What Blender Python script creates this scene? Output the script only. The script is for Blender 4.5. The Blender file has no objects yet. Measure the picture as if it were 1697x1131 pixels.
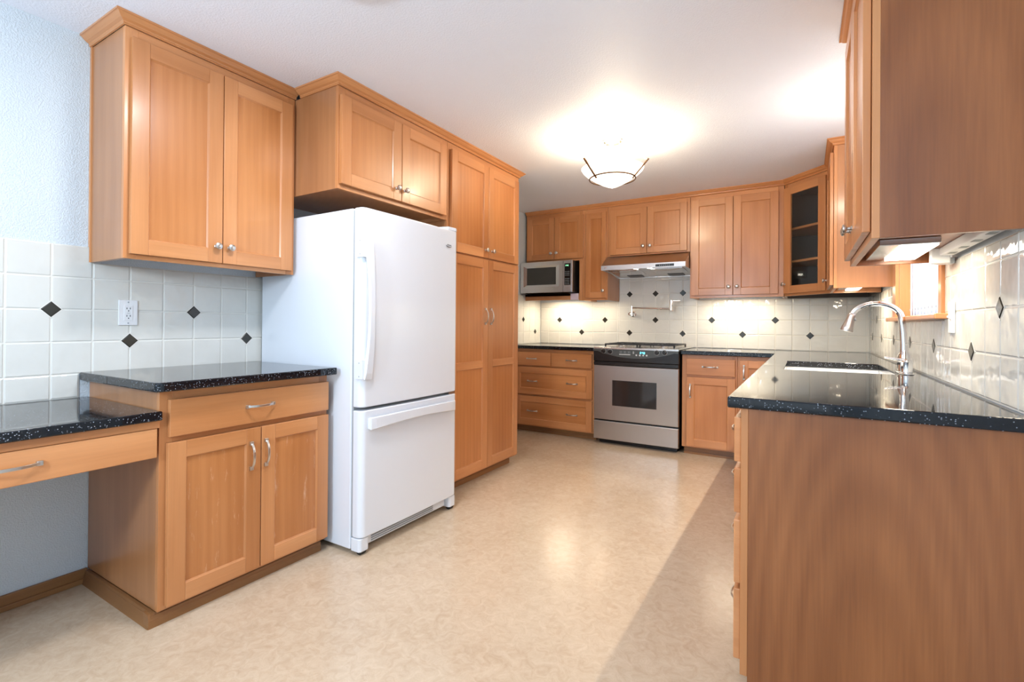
import bpy, bmesh, math, random
from mathutils import Vector, Matrix
random.seed(7)
SC = bpy.context.scene
COL = SC.collection
PI = math.pi

# ------------------------------------------------------------------ camera
CAM_H = 1.1346
ya, pi_, ro = math.radians(31.034), math.radians(.224), math.radians(.434)
r0 = Vector((math.cos(ya), math.sin(ya), 0))
fw = Vector((-math.sin(ya) * math.cos(pi_), math.cos(ya) * math.cos(pi_), math.sin(pi_)))
u0 = r0.cross(fw)
rv = r0 * math.cos(ro) + u0 * math.sin(ro)
uv = -r0 * math.sin(ro) + u0 * math.cos(ro)
cam = bpy.data.cameras.new('camera'); camo = bpy.data.objects.new('camera', cam); COL.objects.link(camo)
camo.matrix_world = Matrix(((rv.x, uv.x, -fw.x, 0), (rv.y, uv.y, -fw.y, 0), (rv.z, uv.z, -fw.z, CAM_H), (0, 0, 0, 1)))
cam.sensor_width = 36; cam.lens = 805.24 / 1697 * 36
cam.shift_y = (534.43 - 565.5) / 1697
cam.clip_start = .02; cam.clip_end = 100
SC.camera = camo

# ------------------------------------------------------------------ world, exposure, daylight
SC.view_settings.view_transform = 'Standard'; SC.view_settings.look = 'None'
SC.view_settings.gamma = 1; SC.view_settings.use_curve_mapping = False
SC.view_settings.exposure = 0.24
W = bpy.data.worlds.new('world'); SC.world = W; W.use_nodes = True
bg = W.node_tree.nodes['Background']; bg.inputs[0].default_value = (.80, .90, 1, 1); bg.inputs[1].default_value = 0.7

def light(name, kind, loc, power, color, size=.1, size_y=None, aim=None, spot=None):
    L = bpy.data.lights.new(name, kind); L.energy = power; L.color = color
    if kind == 'AREA':
        L.shape = 'RECTANGLE' if size_y else 'SQUARE'; L.size = size
        if size_y: L.size_y = size_y
    elif kind in ('POINT', 'SPOT'): L.shadow_soft_size = size
    if spot: L.spot_size = spot; L.spot_blend = .6
    o = bpy.data.objects.new(name, L); COL.objects.link(o); o.location = loc
    if aim: o.rotation_euler = Vector(aim).to_track_quat('-Z', 'Y').to_euler()
    return o
WARM = (1.0, .80, .55); NEUT = (1.0, .90, .76); COOL = (.70, .85, 1.0)
# cool fill added behind the camera, then daylight at the window over the sink
light('rear_fill_light', 'AREA', (-1.10, -2.42, 1.30), 15, COOL, 2.6, 2.0, aim=(0, 1, .05))
light('room_fill_light', 'POINT', (-1.25, -.9, 1.62), 96, (.74, .87, 1), .16)  # unseen fill added to brighten ceiling and walls; no lamp stands here
light('daylight_sink', 'AREA', (.74, 3.14, 1.65), 6, (.86, .93, 1), .95, .85, aim=(-1, 0, 0))
# the lamps of the room
light('ceiling_lamp_light', 'POINT', (-1.10, 3.11, 2.23), 23, (1, .83, .58), .05)
light('near_ceiling_light', 'AREA', (-1.36, 1.14, 2.325), 17, (.97, .97, 1), .22, aim=(0, 0, -1))
light('sink_pendant_light', 'POINT', (.25, 3.10, 2.07), 6.5, (1, .88, .72), .04)
light('sink_pendant_downlight', 'SPOT', (.25, 3.10, 2.06), 105, (1, .90, .76), .012, aim=(0, 0, -1), spot=math.radians(112))

# ------------------------------------------------------------------ materials
def nodes(name):
    m = bpy.data.materials.new(name); m.use_nodes = True
    return m, m.node_tree, m.node_tree.nodes['Principled BSDF']
def plain(name, col, rough=.5, metal=0, spec=None, coat=0, ior=None):
    m, nt, b = nodes(name)
    b.inputs['Base Color'].default_value = (*col, 1); b.inputs['Roughness'].default_value = rough
    b.inputs['Metallic'].default_value = metal; b.inputs['Coat Weight'].default_value = coat
    if spec is not None: b.inputs['Specular IOR Level'].default_value = spec
    if ior: b.inputs['IOR'].default_value = ior
    return m
def emit(name, col, s):
    m, nt, b = nodes(name)
    b.inputs['Base Color'].default_value = (*col, 1)
    b.inputs['Emission Color'].default_value = (*col, 1); b.inputs['Emission Strength'].default_value = s
    return m
def lin(h):
    c = [int(h[i:i + 2], 16) / 255 for i in (0, 2, 4)]
    return tuple(x / 12.92 if x <= .04045 else ((x + .055) / 1.055) ** 2.4 for x in c)
def N(nt, t, **k):
    n = nt.nodes.new(t)
    for a, v in k.items(): setattr(n, a, v)
    return n

def wood(name, ca, cb, axis='Z', cath=0.0, rough=.33, worn=0, fixed=False, ring=2.6, fine=.965):
    """axis: grain direction. 'H' = horizontal in both x and y"""
    m, nt, b = nodes(name); L = nt.links.new
    tc = N(nt, 'ShaderNodeTexCoord'); oi = N(nt, 'ShaderNodeObjectInfo')
    off = N(nt, 'ShaderNodeVectorMath', operation='SCALE'); off.inputs[0].default_value = (0, 0, 0) if fixed else (3.1, 7.7, 5.3)
    L(oi.outputs['Random'], off.inputs['Scale'])
    add = N(nt, 'ShaderNodeVectorMath', operation='ADD'); L(tc.outputs['Object'], add.inputs[0]); L(off.outputs[0], add.inputs[1])
    def mapped(s):
        mp = N(nt, 'ShaderNodeMapping'); mp.inputs['Scale'].default_value = s; L(add.outputs[0], mp.inputs[0]); return mp
    g = (34, 34, 1.6) if axis == 'Z' else (1.6, 1.6, 34)
    f = (140, 140, 5) if axis == 'Z' else (5, 5, 140)
    n1 = N(nt, 'ShaderNodeTexNoise'); n1.inputs['Scale'].default_value = 1; n1.inputs['Detail'].default_value = 3; n1.inputs['Distortion'].default_value = .4
    L(mapped(g).outputs[0], n1.inputs[0])
    n2 = N(nt, 'ShaderNodeTexNoise'); n2.inputs['Scale'].default_value = 1; n2.inputs['Detail'].default_value = 2
    L(mapped(f).outputs[0], n2.inputs[0])
    n3 = N(nt, 'ShaderNodeTexNoise'); n3.inputs['Scale'].default_value = 1; n3.inputs['Detail'].default_value = 2
    L(mapped((3.2, 3.2, .9) if axis == 'Z' else (.9, .9, 5)).outputs[0], n3.inputs[0])
    mx = N(nt, 'ShaderNodeMath', operation='MULTIPLY_ADD'); L(n1.outputs['Fac'], mx.inputs[0]); mx.inputs[1].default_value = .20 if axis == 'Z' else .26
    mm = N(nt, 'ShaderNodeMath', operation='MULTIPLY'); L(n3.outputs['Fac'], mm.inputs[0]); mm.inputs[1].default_value = .85; L(mm.outputs[0], mx.inputs[2])
    last = mx.outputs[0]
    if cath:
        wv = N(nt, 'ShaderNodeTexWave', wave_type='RINGS', rings_direction='SPHERICAL')
        wv.inputs['Scale'].default_value = ring; wv.inputs['Distortion'].default_value = 1.6; wv.inputs['Detail'].default_value = 4
        wv.inputs['Detail Scale'].default_value = 1.6
        L(mapped((7.5, 7.5, 1.9 if fixed else .85)).outputs[0], wv.inputs[0])
        c1 = N(nt, 'ShaderNodeMath', operation='MULTIPLY_ADD'); L(wv.outputs['Fac'], c1.inputs[0]); c1.inputs[1].default_value = cath; L(last, c1.inputs[2])
        last = c1.outputs[0]
    cr = N(nt, 'ShaderNodeValToRGB'); cr.color_ramp.elements[0].position = .34; cr.color_ramp.elements[1].position = .82 + cath * .6
    cr.color_ramp.elements[0].color = (*ca, 1); cr.color_ramp.elements[1].color = (*cb, 1)
    L(last, cr.inputs[0])
    hs = N(nt, 'ShaderNodeHueSaturation'); L(cr.outputs[0], hs.inputs['Color'])
    rr = N(nt, 'ShaderNodeMapRange'); L(oi.outputs['Random'], rr.inputs[0]); rr.inputs[3].default_value = .93; rr.inputs[4].default_value = 1.06
    fm = N(nt, 'ShaderNodeMapRange'); L(n2.outputs['Fac'], fm.inputs[0]); fm.inputs[1].default_value = .3; fm.inputs[2].default_value = .7
    fm.inputs[3].default_value = fine; fm.inputs[4].default_value = 1.02
    ml = N(nt, 'ShaderNodeMath', operation='MULTIPLY'); L(rr.outputs[0], ml.inputs[0]); L(fm.outputs[0], ml.inputs[1]); L(ml.outputs[0], hs.inputs['Value'])
    out = hs.outputs[0]
    if worn:
        nw = N(nt, 'ShaderNodeTexNoise'); nw.inputs['Scale'].default_value = 1; nw.inputs['Detail'].default_value = 6; nw.inputs['Roughness'].default_value = .7
        L(mapped((40, 40, 7)).outputs[0], nw.inputs[0])
        wr = N(nt, 'ShaderNodeMapRange'); L(nw.outputs['Fac'], wr.inputs[0]); wr.inputs[1].default_value = .60; wr.inputs[2].default_value = .72; wr.inputs[4].default_value = worn
        mc = N(nt, 'ShaderNodeMix', data_type='RGBA'); L(wr.outputs[0], mc.inputs['Factor']); L(out, mc.inputs[6]); mc.inputs[7].default_value = (*lin('E9C3A6'), 1)
        out = mc.outputs[2]
    L(out, b.inputs['Base Color'])
    b.inputs['Roughness'].default_value = rough
    b.inputs['Coat Weight'].default_value = .25; b.inputs['Coat Roughness'].default_value = .18
    bp = N(nt, 'ShaderNodeBump'); bp.inputs['Strength'].default_value = .06; bp.inputs['Distance'].default_value = .001
    L(n2.outputs['Fac'], bp.inputs['Height']); L(bp.outputs[0], b.inputs['Normal'])
    return m
A_, B_ = lin('B37341'), lin('DB9C68')
WV = wood('maple_vertical', A_, B_, 'Z')
WH = wood('maple_horizontal', A_, B_, 'H')
WP = wood('maple_panel', lin('AD6B38'), lin('D5935B'), 'Z', cath=.07, ring=1.2)
WPW = wood('maple_panel_worn', lin('AD6B38'), lin('D5935B'), 'Z', cath=.06, ring=1.2, worn=.5)
WHP = wood('maple_panel_horizontal', lin('AD6B38'), lin('D5935B'), 'H')
WS = wood('veneer_side', lin('9C6840'), lin('C68D60'), 'Z', cath=.05, ring=1.2)
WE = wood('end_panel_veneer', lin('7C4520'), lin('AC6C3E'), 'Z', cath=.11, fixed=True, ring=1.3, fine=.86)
WT = wood('oak_toe_kick', lin('7C5230'), lin('A5733F'), 'H', rough=.5)
WIN = plain('cabinet_interior', lin('8A7466'), .6)
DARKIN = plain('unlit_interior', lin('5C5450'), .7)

def paint(name, col, bump=.25, scale=260, rough=.6):
    m, nt, b = nodes(name); L = nt.links.new
    b.inputs['Base Color'].default_value = (*col, 1); b.inputs['Roughness'].default_value = rough
    tc = N(nt, 'ShaderNodeTexCoord'); n = N(nt, 'ShaderNodeTexNoise'); n.inputs['Scale'].default_value = scale; n.inputs['Detail'].default_value = 3
    L(tc.outputs['Object'], n.inputs[0])
    r = N(nt, 'ShaderNodeValToRGB'); r.color_ramp.elements[0].position = .42; r.color_ramp.elements[1].position = .62; L(n.outputs['Fac'], r.inputs[0])
    bp = N(nt, 'ShaderNodeBump'); bp.inputs['Strength'].default_value = bump; bp.inputs['Distance'].default_value = .002
    L(r.outputs[0], bp.inputs['Height']); L(bp.outputs[0], b.inputs['Normal'])
    return m
WALL = paint('wall_paint', lin('D2DCE3'), .55, 170)
CEIL = paint('ceiling_paint', lin('EEF4FF'), .35, 120)

def floor_mat():
    m, nt, b = nodes('marbled_sheet_floor'); L = nt.links.new
    tc = N(nt, 'ShaderNodeTexCoord')
    a = N(nt, 'ShaderNodeTexNoise'); a.inputs['Scale'].default_value = 22; a.inputs['Detail'].default_value = 8; a.inputs['Roughness'].default_value = .72; a.inputs['Distortion'].default_value = 1.2
    c = N(nt, 'ShaderNodeTexNoise'); c.inputs['Scale'].default_value = 2.2; c.inputs['Detail'].default_value = 3
    L(tc.outputs['Object'], a.inputs[0]); L(tc.outputs['Object'], c.inputs[0])
    ad = N(nt, 'ShaderNodeMath', operation='MULTIPLY_ADD'); L(c.outputs['Fac'], ad.inputs[0]); ad.inputs[1].default_value = .5; L(a.outputs['Fac'], ad.inputs[2])
    r = N(nt, 'ShaderNodeValToRGB'); e = r.color_ramp.elements
    e[0].position = .52; e[0].color = (*lin('BAA287'), 1); e[1].position = .98; e[1].color = (*lin('D1BDA4'), 1)
    L(ad.outputs[0], r.inputs[0])
    # flecks and one long seam
    f = N(nt, 'ShaderNodeTexNoise'); f.inputs['Scale'].default_value = 95; f.inputs['Detail'].default_value = 2; f.inputs['Distortion'].default_value = 2
    L(tc.outputs['Object'], f.inputs[0])
    fr = N(nt, 'ShaderNodeMapRange'); L(f.outputs['Fac'], fr.inputs[0]); fr.inputs[1].default_value = .66; fr.inputs[2].default_value = .76; fr.inputs[4].default_value = .25
    mx = N(nt, 'ShaderNodeMix', data_type='RGBA'); L(fr.outputs[0], mx.inputs['Factor']); L(r.outputs[0], mx.inputs[6]); mx.inputs[7].default_value = (*lin('9C8468'), 1)
    sx = N(nt, 'ShaderNodeSeparateXYZ'); L(tc.outputs['Object'], sx.inputs[0])
    s1 = N(nt, 'ShaderNodeMath', operation='ADD'); L(sx.outputs['Y'], s1.inputs[0]); s1.inputs[1].default_value = -.93
    s2 = N(nt, 'ShaderNodeMath', operation='ABSOLUTE'); L(s1.outputs[0], s2.inputs[0])
    s3 = N(nt, 'ShaderNodeMath', operation='LESS_THAN'); L(s2.outputs[0], s3.inputs[0]); s3.inputs[1].default_value = .0006
    s4 = N(nt, 'ShaderNodeMath', operation='MULTIPLY'); L(s3.outputs[0], s4.inputs[0]); s4.inputs[1].default_value = .5
    m2 = N(nt, 'ShaderNodeMix', data_type='RGBA'); L(s4.outputs[0], m2.inputs['Factor']); L(mx.outputs[2], m2.inputs[6]); m2.inputs[7].default_value = (*lin('7A654E'), 1)
    L(m2.outputs[2], b.inputs['Base Color'])
    b.inputs['Roughness'].default_value = .22
    bn = N(nt, 'ShaderNodeTexNoise'); bn.inputs['Scale'].default_value = 55; bn.inputs['Detail'].default_value = 4; L(tc.outputs['Object'], bn.inputs[0])
    bp = N(nt, 'ShaderNodeBump'); bp.inputs['Strength'].default_value = .10; bp.inputs['Distance'].default_value = .002; L(bn.outputs['Fac'], bp.inputs['Height']); L(bp.outputs[0], b.inputs['Normal'])
    return m
FLOOR = floor_mat()

def granite():
    m, nt, b = nodes('black_speckled_stone'); L = nt.links.new
    tc = N(nt, 'ShaderNodeTexCoord')
    v = N(nt, 'ShaderNodeTexVoronoi'); v.inputs['Scale'].default_value = 215; L(tc.outputs['Object'], v.inputs[0])
    sp = N(nt, 'ShaderNodeSeparateColor'); L(v.outputs['Color'], sp.inputs[0])
    t1 = N(nt, 'ShaderNodeMath', operation='GREATER_THAN'); L(sp.outputs[0], t1.inputs[0]); t1.inputs[1].default_value = .80
    t2 = N(nt, 'ShaderNodeMapRange'); L(v.outputs['Distance'], t2.inputs[0]); t2.inputs[1].default_value = .45; t2.inputs[2].default_value = .25; t2.inputs[3].default_value = 0; t2.inputs[4].default_value = 1
    mu = N(nt, 'ShaderNodeMath', operation='MULTIPLY'); L(t1.outputs[0], mu.inputs[0]); L(t2.outputs[0], mu.inputs[1])
    mu2 = N(nt, 'ShaderNodeMath', operation='MULTIPLY'); L(mu.outputs[0], mu2.inputs[0]); L(sp.outputs[1], mu2.inputs[1])
    mx = N(nt, 'ShaderNodeMix', data_type='RGBA'); L(mu2.outputs[0], mx.inputs['Factor'])
    mx.inputs[6].default_value = (.0055, .007, .010, 1); mx.inputs[7].default_value = (.42, .47, .54, 1)
    L(mx.outputs[2], b.inputs['Base Color'])
    b.inputs['Roughness'].default_value = .045; b.inputs['IOR'].default_value = 1.46
    return m
GRAN = granite()

def tile_mat(name, col, rough, bump, bs=9):
    m, nt, b = nodes(name); L = nt.links.new
    tc = N(nt, 'ShaderNodeTexCoord')
    n = N(nt, 'ShaderNodeTexNoise'); n.inputs['Scale'].default_value = bs; n.inputs['Detail'].default_value = 2; L(tc.outputs['Object'], n.inputs[0])
    c = N(nt, 'ShaderNodeTexNoise'); c.inputs['Scale'].default_value = 5; c.inputs['Detail'].default_value = 4; L(tc.outputs['Object'], c.inputs[0])
    hs = N(nt, 'ShaderNodeHueSaturation'); hs.inputs['Color'].default_value = (*col, 1)
    mr = N(nt, 'ShaderNodeMapRange'); L(c.outputs['Fac'], mr.inputs[0]); mr.inputs[3].default_value = .92; mr.inputs[4].default_value = 1.06; L(mr.outputs[0], hs.inputs['Value'])
    L(hs.outputs[0], b.inputs['Base Color']); b.inputs['Roughness'].default_value = rough
    bp = N(nt, 'ShaderNodeBump'); bp.inputs['Strength'].default_value = bump; bp.inputs['Distance'].default_value = .01; L(n.outputs['Fac'], bp.inputs['Height']); L(bp.outputs[0], b.inputs['Normal'])
    return m
TILE = tile_mat('white_glazed_tile', lin('DAD9D2'), .07, .42, 10)
DIAM = tile_mat('charcoal_glazed_tile', lin('35342F'), .12, .1)
GROUT = plain('pale_grout', lin('E2E0D8'), .8)

def brushed(name, col, rough, aniso=.75):
    m, nt, b = nodes(name)
    b.inputs['Base Color'].default_value = (*col, 1); b.inputs['Metallic'].default_value = 1; b.inputs['Roughness'].default_value = rough
    if aniso:
        b.inputs['Anisotropic'].default_value = aniso
        tg = N(nt, 'ShaderNodeTangent', direction_type='RADIAL', axis='Z'); nt.links.new(tg.outputs[0], b.inputs['Tangent'])
    return m
STEEL = brushed('brushed_steel', (.50, .475, .45), .30)
STEELB = brushed('bright_steel', (.74, .74, .73), .22)
NICKEL = brushed('satin_nickel', (.60, .58, .55), .28, 0)
CHROME = plain('polished_chrome', (.82, .82, .83), .09, 1)
BLACKG = plain('black_glass', (.012, .012, .013), .06, coat=.5)
BLACK = plain('black_enamel', (.014, .014, .015), .25)
IRON = plain('cast_iron', (.03, .03, .032), .45)
OVENGL = plain('oven_glass', (.02, .02, .022), .05, coat=.4)
MWGL = plain('microwave_glass', (.035, .036, .033), .12, coat=.3)
PANELG = plain('grey_control_face', (.075, .085, .082), .3)
WHITE = plain('white_enamel', lin('E2E8F0'), .22, coat=.3)
WHITEP = plain('white_plastic', lin('ECECEC'), .4)
GASKET = plain('grey_gasket', lin('9BA0A3'), .6)
SINKW = plain('white_sink', lin('F4F4F2'), .15, coat=.4)
RUBBER = plain('black_rubber', (.012, .012, .012), .6)
INK = plain('dark_ink', lin('3A3E42'), .5)
LEGEND = plain('pale_legend', lin('D8DCDC'), .5)
CYAN = emit('cyan_digits', (.15, .75, .9), 3.0)
GREEN = emit('green_digits', (.35, .9, .5), 2.0)
LAMPG = emit('lit_lamp_glass', (1, .93, .80), 2.2)
DIFF = emit('lit_diffuser', (1, .93, .80), 9.0)
PALESTRIP = plain('pale_strip', lin('DCC8D2'), .6)
BLIND, _nt, _b = nodes('white_blind')
_b.inputs['Base Color'].default_value = (.9, .92, .96, 1); _b.inputs['Roughness'].default_value = .5
_b.inputs['Transmission Weight'].default_value = 0
_tr = N(_nt, 'ShaderNodeBsdfTranslucent'); _tr.inputs[0].default_value = (.85, .9, 1, 1)
_mx = N(_nt, 'ShaderNodeMixShader'); _mx.inputs[0].default_value = .6
_nt.links.new(_b.outputs[0], _mx.inputs[1]); _nt.links.new(_tr.outputs[0], _mx.inputs[2]); _nt.links.new(_mx.outputs[0], _nt.nodes['Material Output'].inputs[0])
GLASS, _nt, _b = nodes('clear_glass')
_g = N(_nt, 'ShaderNodeBsdfGlossy'); _g.inputs['Roughness'].default_value = .01
_t = N(_nt, 'ShaderNodeBsdfTransparent'); _t.inputs[0].default_value = (.93, .95, .95, 1)
_lw = N(_nt, 'ShaderNodeLayerWeight'); _lw.inputs[0].default_value = .5
_p5 = N(_nt, 'ShaderNodeMath', operation='POWER'); _p5.inputs[1].default_value = 4; _nt.links.new(_lw.outputs['Facing'], _p5.inputs[0])
_f = N(_nt, 'ShaderNodeMath', operation='MULTIPLY_ADD'); _f.inputs[1].default_value = .9; _f.inputs[2].default_value = .045; _nt.links.new(_p5.outputs[0], _f.inputs[0])
_mx = N(_nt, 'ShaderNodeMixShader')
for a, b_ in ((_f.outputs[0], _mx.inputs[0]), (_t.outputs[0], _mx.inputs[1]), (_g.outputs[0], _mx.inputs[2]), (_mx.outputs[0], _nt.nodes['Material Output'].inputs[0])): _nt.links.new(a, b_)

# ------------------------------------------------------------------ object helpers
def thing(name, label, cat, loc, group=None):
    o = bpy.data.objects.new(name, None); COL.objects.link(o); o.location = loc; o.empty_display_size = .05
    o['label'] = label; o['category'] = cat
    if group: o['group'] = group
    return o
def tag(o, label=None, cat=None, group=None, kind=None):
    if label: o['label'] = label
    if cat: o['category'] = cat
    if group: o['group'] = group
    if kind: o['kind'] = kind
    return o

class MB:
    def __init__(s): s.v = []; s.f = []; s.m = []; s.mats = []
    def mi(s, m):
        if m not in s.mats: s.mats.append(m)
        return s.mats.index(m)
    def add(s, vs, fs, m, T=None):
        k = len(s.v)
        s.v += [tuple(T(*p)) if T else tuple(p) for p in vs]
        i = s.mi(m)
        for f in fs: s.f.append([k + a for a in f]); s.m.append(i)
    def box(s, x0, x1, y0, y1, z0, z1, m, T=None):
        vs = [(x, y, z) for z in (z0, z1) for y in (y0, y1) for x in (x0, x1)]
        s.add(vs, [(0, 2, 3, 1), (4, 5, 7, 6), (0, 1, 5, 4), (2, 6, 7, 3), (0, 4, 6, 2), (1, 3, 7, 5)], m, T); return s
    def prism(s, poly, a0, a1, m, T=None, axis=2):
        n = len(poly)
        def P(p, a):
            q = list(p); q.insert(axis, a); return tuple(q)
        vs = [P(p, a0) for p in poly] + [P(p, a1) for p in poly]
        fs = [list(range(n))[::-1], list(range(n, 2 * n))] + [(i, (i + 1) % n, n + (i + 1) % n, n + i) for i in range(n)]
        s.add(vs, fs, m, T); return s
    def tube(s, pts, rad, m, n=12, T=None, cap=True):
        P = [Vector(p) for p in pts]; rs = rad if isinstance(rad, (list, tuple)) else [rad] * len(P)
        vs = []; up = None
        for i, p in enumerate(P):
            d = (P[min(i + 1, len(P) - 1)] - P[max(i - 1, 0)]).normalized()
            if up is None:
                up = Vector((0, 0, 1)) if abs(d.z) < .9 else Vector((1, 0, 0))
            up = (up - d * up.dot(d)).normalized(); sd = d.cross(up)
            for k in range(n):
                a = 2 * PI * k / n; vs.append(tuple(p + (up * math.cos(a) + sd * math.sin(a)) * rs[i]))
        fs = [(i * n + k, i * n + (k + 1) % n, (i + 1) * n + (k + 1) % n, (i + 1) * n + k) for i in range(len(P) - 1) for k in range(n)]
        if cap: fs += [list(range(n))[::-1], [(len(P) - 1) * n + k for k in range(n)]]
        s.add(vs, fs, m, T); return s
    def lathe(s, prof, o, ax, m, n=24, T=None):
        """prof: (r, h) along axis"""
        ax = Vector(ax).normalized(); a = ax.orthogonal().normalized(); b = ax.cross(a); o = Vector(o); vs = []
        for r, h in prof:
            for k in range(n):
                t = 2 * PI * k / n; vs.append(tuple(o + ax * h + (a * math.cos(t) + b * math.sin(t)) * max(r, 1e-5)))
        fs = [(i * n + k, i * n + (k + 1) % n, (i + 1) * n + (k + 1) % n, (i + 1) * n + k) for i in range(len(prof) - 1) for k in range(n)]
        fs += [list(range(n))[::-1], [(len(prof) - 1) * n + k for k in range(n)]]
        s.add(vs, fs, m, T); return s
    def sweep_rect(s, pts, side, w, t, m, T=None):
        """flat bar: pts path, 'side' constant width direction, thickness perpendicular"""
        P = [Vector(p) for p in pts]; sd = Vector(side).normalized(); vs = []
        for i, p in enumerate(P):
            d = (P[min(i + 1, len(P) - 1)] - P[max(i - 1, 0)]).normalized(); nn = d.cross(sd).normalized()
            ww = w[i] if isinstance(w, list) else w; tt = t[i] if isinstance(t, list) else t
            for a, b in ((-1, -1), (1, -1), (1, 1), (-1, 1)): vs.append(tuple(p + sd * a * ww / 2 + nn * b * tt / 2))
        fs = [(i * 4 + k, i * 4 + (k + 1) % 4, (i + 1) * 4 + (k + 1) % 4, (i + 1) * 4 + k) for i in range(len(P) - 1) for k in range(4)]
        fs += [(3, 2, 1, 0), [len(P) * 4 - 4 + k for k in range(4)]]
        s.add(vs, fs, m, T); return s
    def build(s, name, parent=None, bevel=0, smooth=False, seg=2, origin=None):
        """vertices are in world coordinates; the object's origin is its root's location"""
        me = bpy.data.meshes.new(name)
        top = parent
        while top is not None and top.parent is not None: top = top.parent
        o0 = Vector(origin) if origin is not None else (Vector(top.location) if top is not None else None)
        if o0 is None:
            xs = [v[0] for v in s.v]; ys = [v[1] for v in s.v]; zs = [v[2] for v in s.v]
            o0 = Vector(((min(xs) + max(xs)) / 2, (min(ys) + max(ys)) / 2, min(zs)))
        me.from_pydata([tuple(Vector(v) - o0) for v in s.v], [], s.f)
        for m in s.mats: me.materials.append(m)
        me.polygons.foreach_set('material_index', s.m)
        bm = bmesh.new(); bm.from_mesh(me); bmesh.ops.recalc_face_normals(bm, faces=bm.faces)
        bm.to_mesh(me); bm.free()
        if smooth: me.polygons.foreach_set('use_smooth', [True] * len(me.polygons))
        me.update()
        o = bpy.data.objects.new(name, me); COL.objects.link(o)
        if parent is not None: o.parent = parent
        else: o.location = o0
        if bevel:
            b = o.modifiers.new('bevel', 'BEVEL'); b.width = bevel; b.segments = seg; b.limit_method = 'ANGLE'; b.angle_limit = math.radians(35)
            b.harden_normals = False
        if smooth == 'auto':
            me.set_sharp_from_angle(angle=math.radians(35))
        return o

def text_mesh(name, body, size, T, m, parent, spacing=1.0):
    """flat lettering laid out in (u, z) and placed by T(u, d, z)"""
    cu = bpy.data.curves.new(name + '_curve', 'FONT'); cu.body = body; cu.size = size; cu.align_x = 'CENTER'; cu.align_y = 'CENTER'; cu.extrude = .0004
    cu.space_character = spacing
    to = bpy.data.objects.new(name + '_tmp', cu); COL.objects.link(to); bpy.context.view_layer.update()
    me = bpy.data.meshes.new_from_object(to.evaluated_get(bpy.context.evaluated_depsgraph_get()))
    b = MB(); b.add([(v.co.x, v.co.z, v.co.y) for v in me.vertices], [tuple(p.vertices) for p in me.polygons], m, T)
    bpy.data.objects.remove(to, do_unlink=True)
    return b.build(name, parent)

# planes: u along the wall, d outward from the reference plane, z up
def TL(x): return lambda u, d, z: (x + d, u, z)      # faces +X
def TB(y): return lambda u, d, z: (u, y - d, z)      # faces -Y
def TR(x): return lambda u, d, z: (x - d, u, z)      # faces -X

# ------------------------------------------------------------------ cabinet builders
FR = .063; DT = .020
def frame_panel(b, T, u0, u1, z0, z1, d0=.0015, rails=(), panel=WP, glass=False, fr=FR, fz=None):
    fz = fz or fr
    d1 = d0 + DT
    b.box(u0, u0 + fr, d0, d1, z0, z1, WV, T); b.box(u1 - fr, u1, d0, d1, z0, z1, WV, T)
    b.box(u0 + fr, u1 - fr, d0, d1, z0, z0 + fz, WH, T); b.box(u0 + fr, u1 - fr, d0, d1, z1 - fz, z1, WH, T)
    spans = []; lo = z0 + fz
    for a, c in rails:
        b.box(u0 + fr, u1 - fr, d0, d1, a, c, WH, T); spans.append((lo, a)); lo = c
    spans.append((lo, z1 - fz))
    for a, c in spans:
        U0, U1 = u0 + fr, u1 - fr
        if not glass:
            b.box(U0, U1, d0 + .003, d1 - .009, a, c, panel, T)
            e = .005; dh, dl = d1 - .003, d1 - .009
            P = [(U0, dh, a), (U1, dh, a), (U1, dh, c), (U0, dh, c)]; Q = [(U0 + e, dl + .0002, a + e), (U1 - e, dl + .0002, a + e), (U1 - e, dl + .0002, c - e), (U0 + e, dl + .0002, c - e)]
            for i in range(4):
                j = (i + 1) % 4
                b.add([P[i], P[j], Q[j], Q[i]], [(0, 1, 2, 3)], WV, T)

def knob(T, u, z, parent, d0=DT + .0015):
    b = MB(); o = Vector(T(u, d0, z)); ax = Vector(T(u, 1 + d0, z)) - o
    b.lathe([(.009, 0), (.009, .002), (.006, .005), (.0055, .013), (.008, .016), (.0145, .019), (.016, .023), (.0150, .027), (.010, .0300), (.004, .0312)], o, ax, NICKEL, 20)
    k = b.build('knob', parent, smooth='auto'); return k
def pull(T, u, z, parent, L=.122, vert=False, d0=DT + .0015):
    b = MB(); h = L / 2
    def P(t, d): return (u, d0 + d, z + t) if vert else (u + t, d0 + d, z)
    for s in (-1, 1):
        t0, t1 = sorted((s * h, s * (h - .016)))
        if vert: b.box(u - .0075, u + .0075, d0, d0 + .011, z + t0, z + t1, NICKEL, T)
        else: b.box(u + t0, u + t1, d0, d0 + .011, z - .0075, z + .0075, NICKEL, T)
    pts = []
    for i in range(13):
        a = i / 12; t = (a * 2 - 1) * (h - .007); d = .008 + .020 * (1 - abs(a * 2 - 1) ** 2.6)
        pts.append(T(*P(t, d)))
    side = Vector(T(*((u + 1, d0, z) if vert else (u, d0, z + 1)))) - Vector(T(u, d0, z))
    b.sweep_rect(pts, side, .010, .0045, NICKEL)
    return b.build('handle', parent, bevel=.0015)

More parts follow.
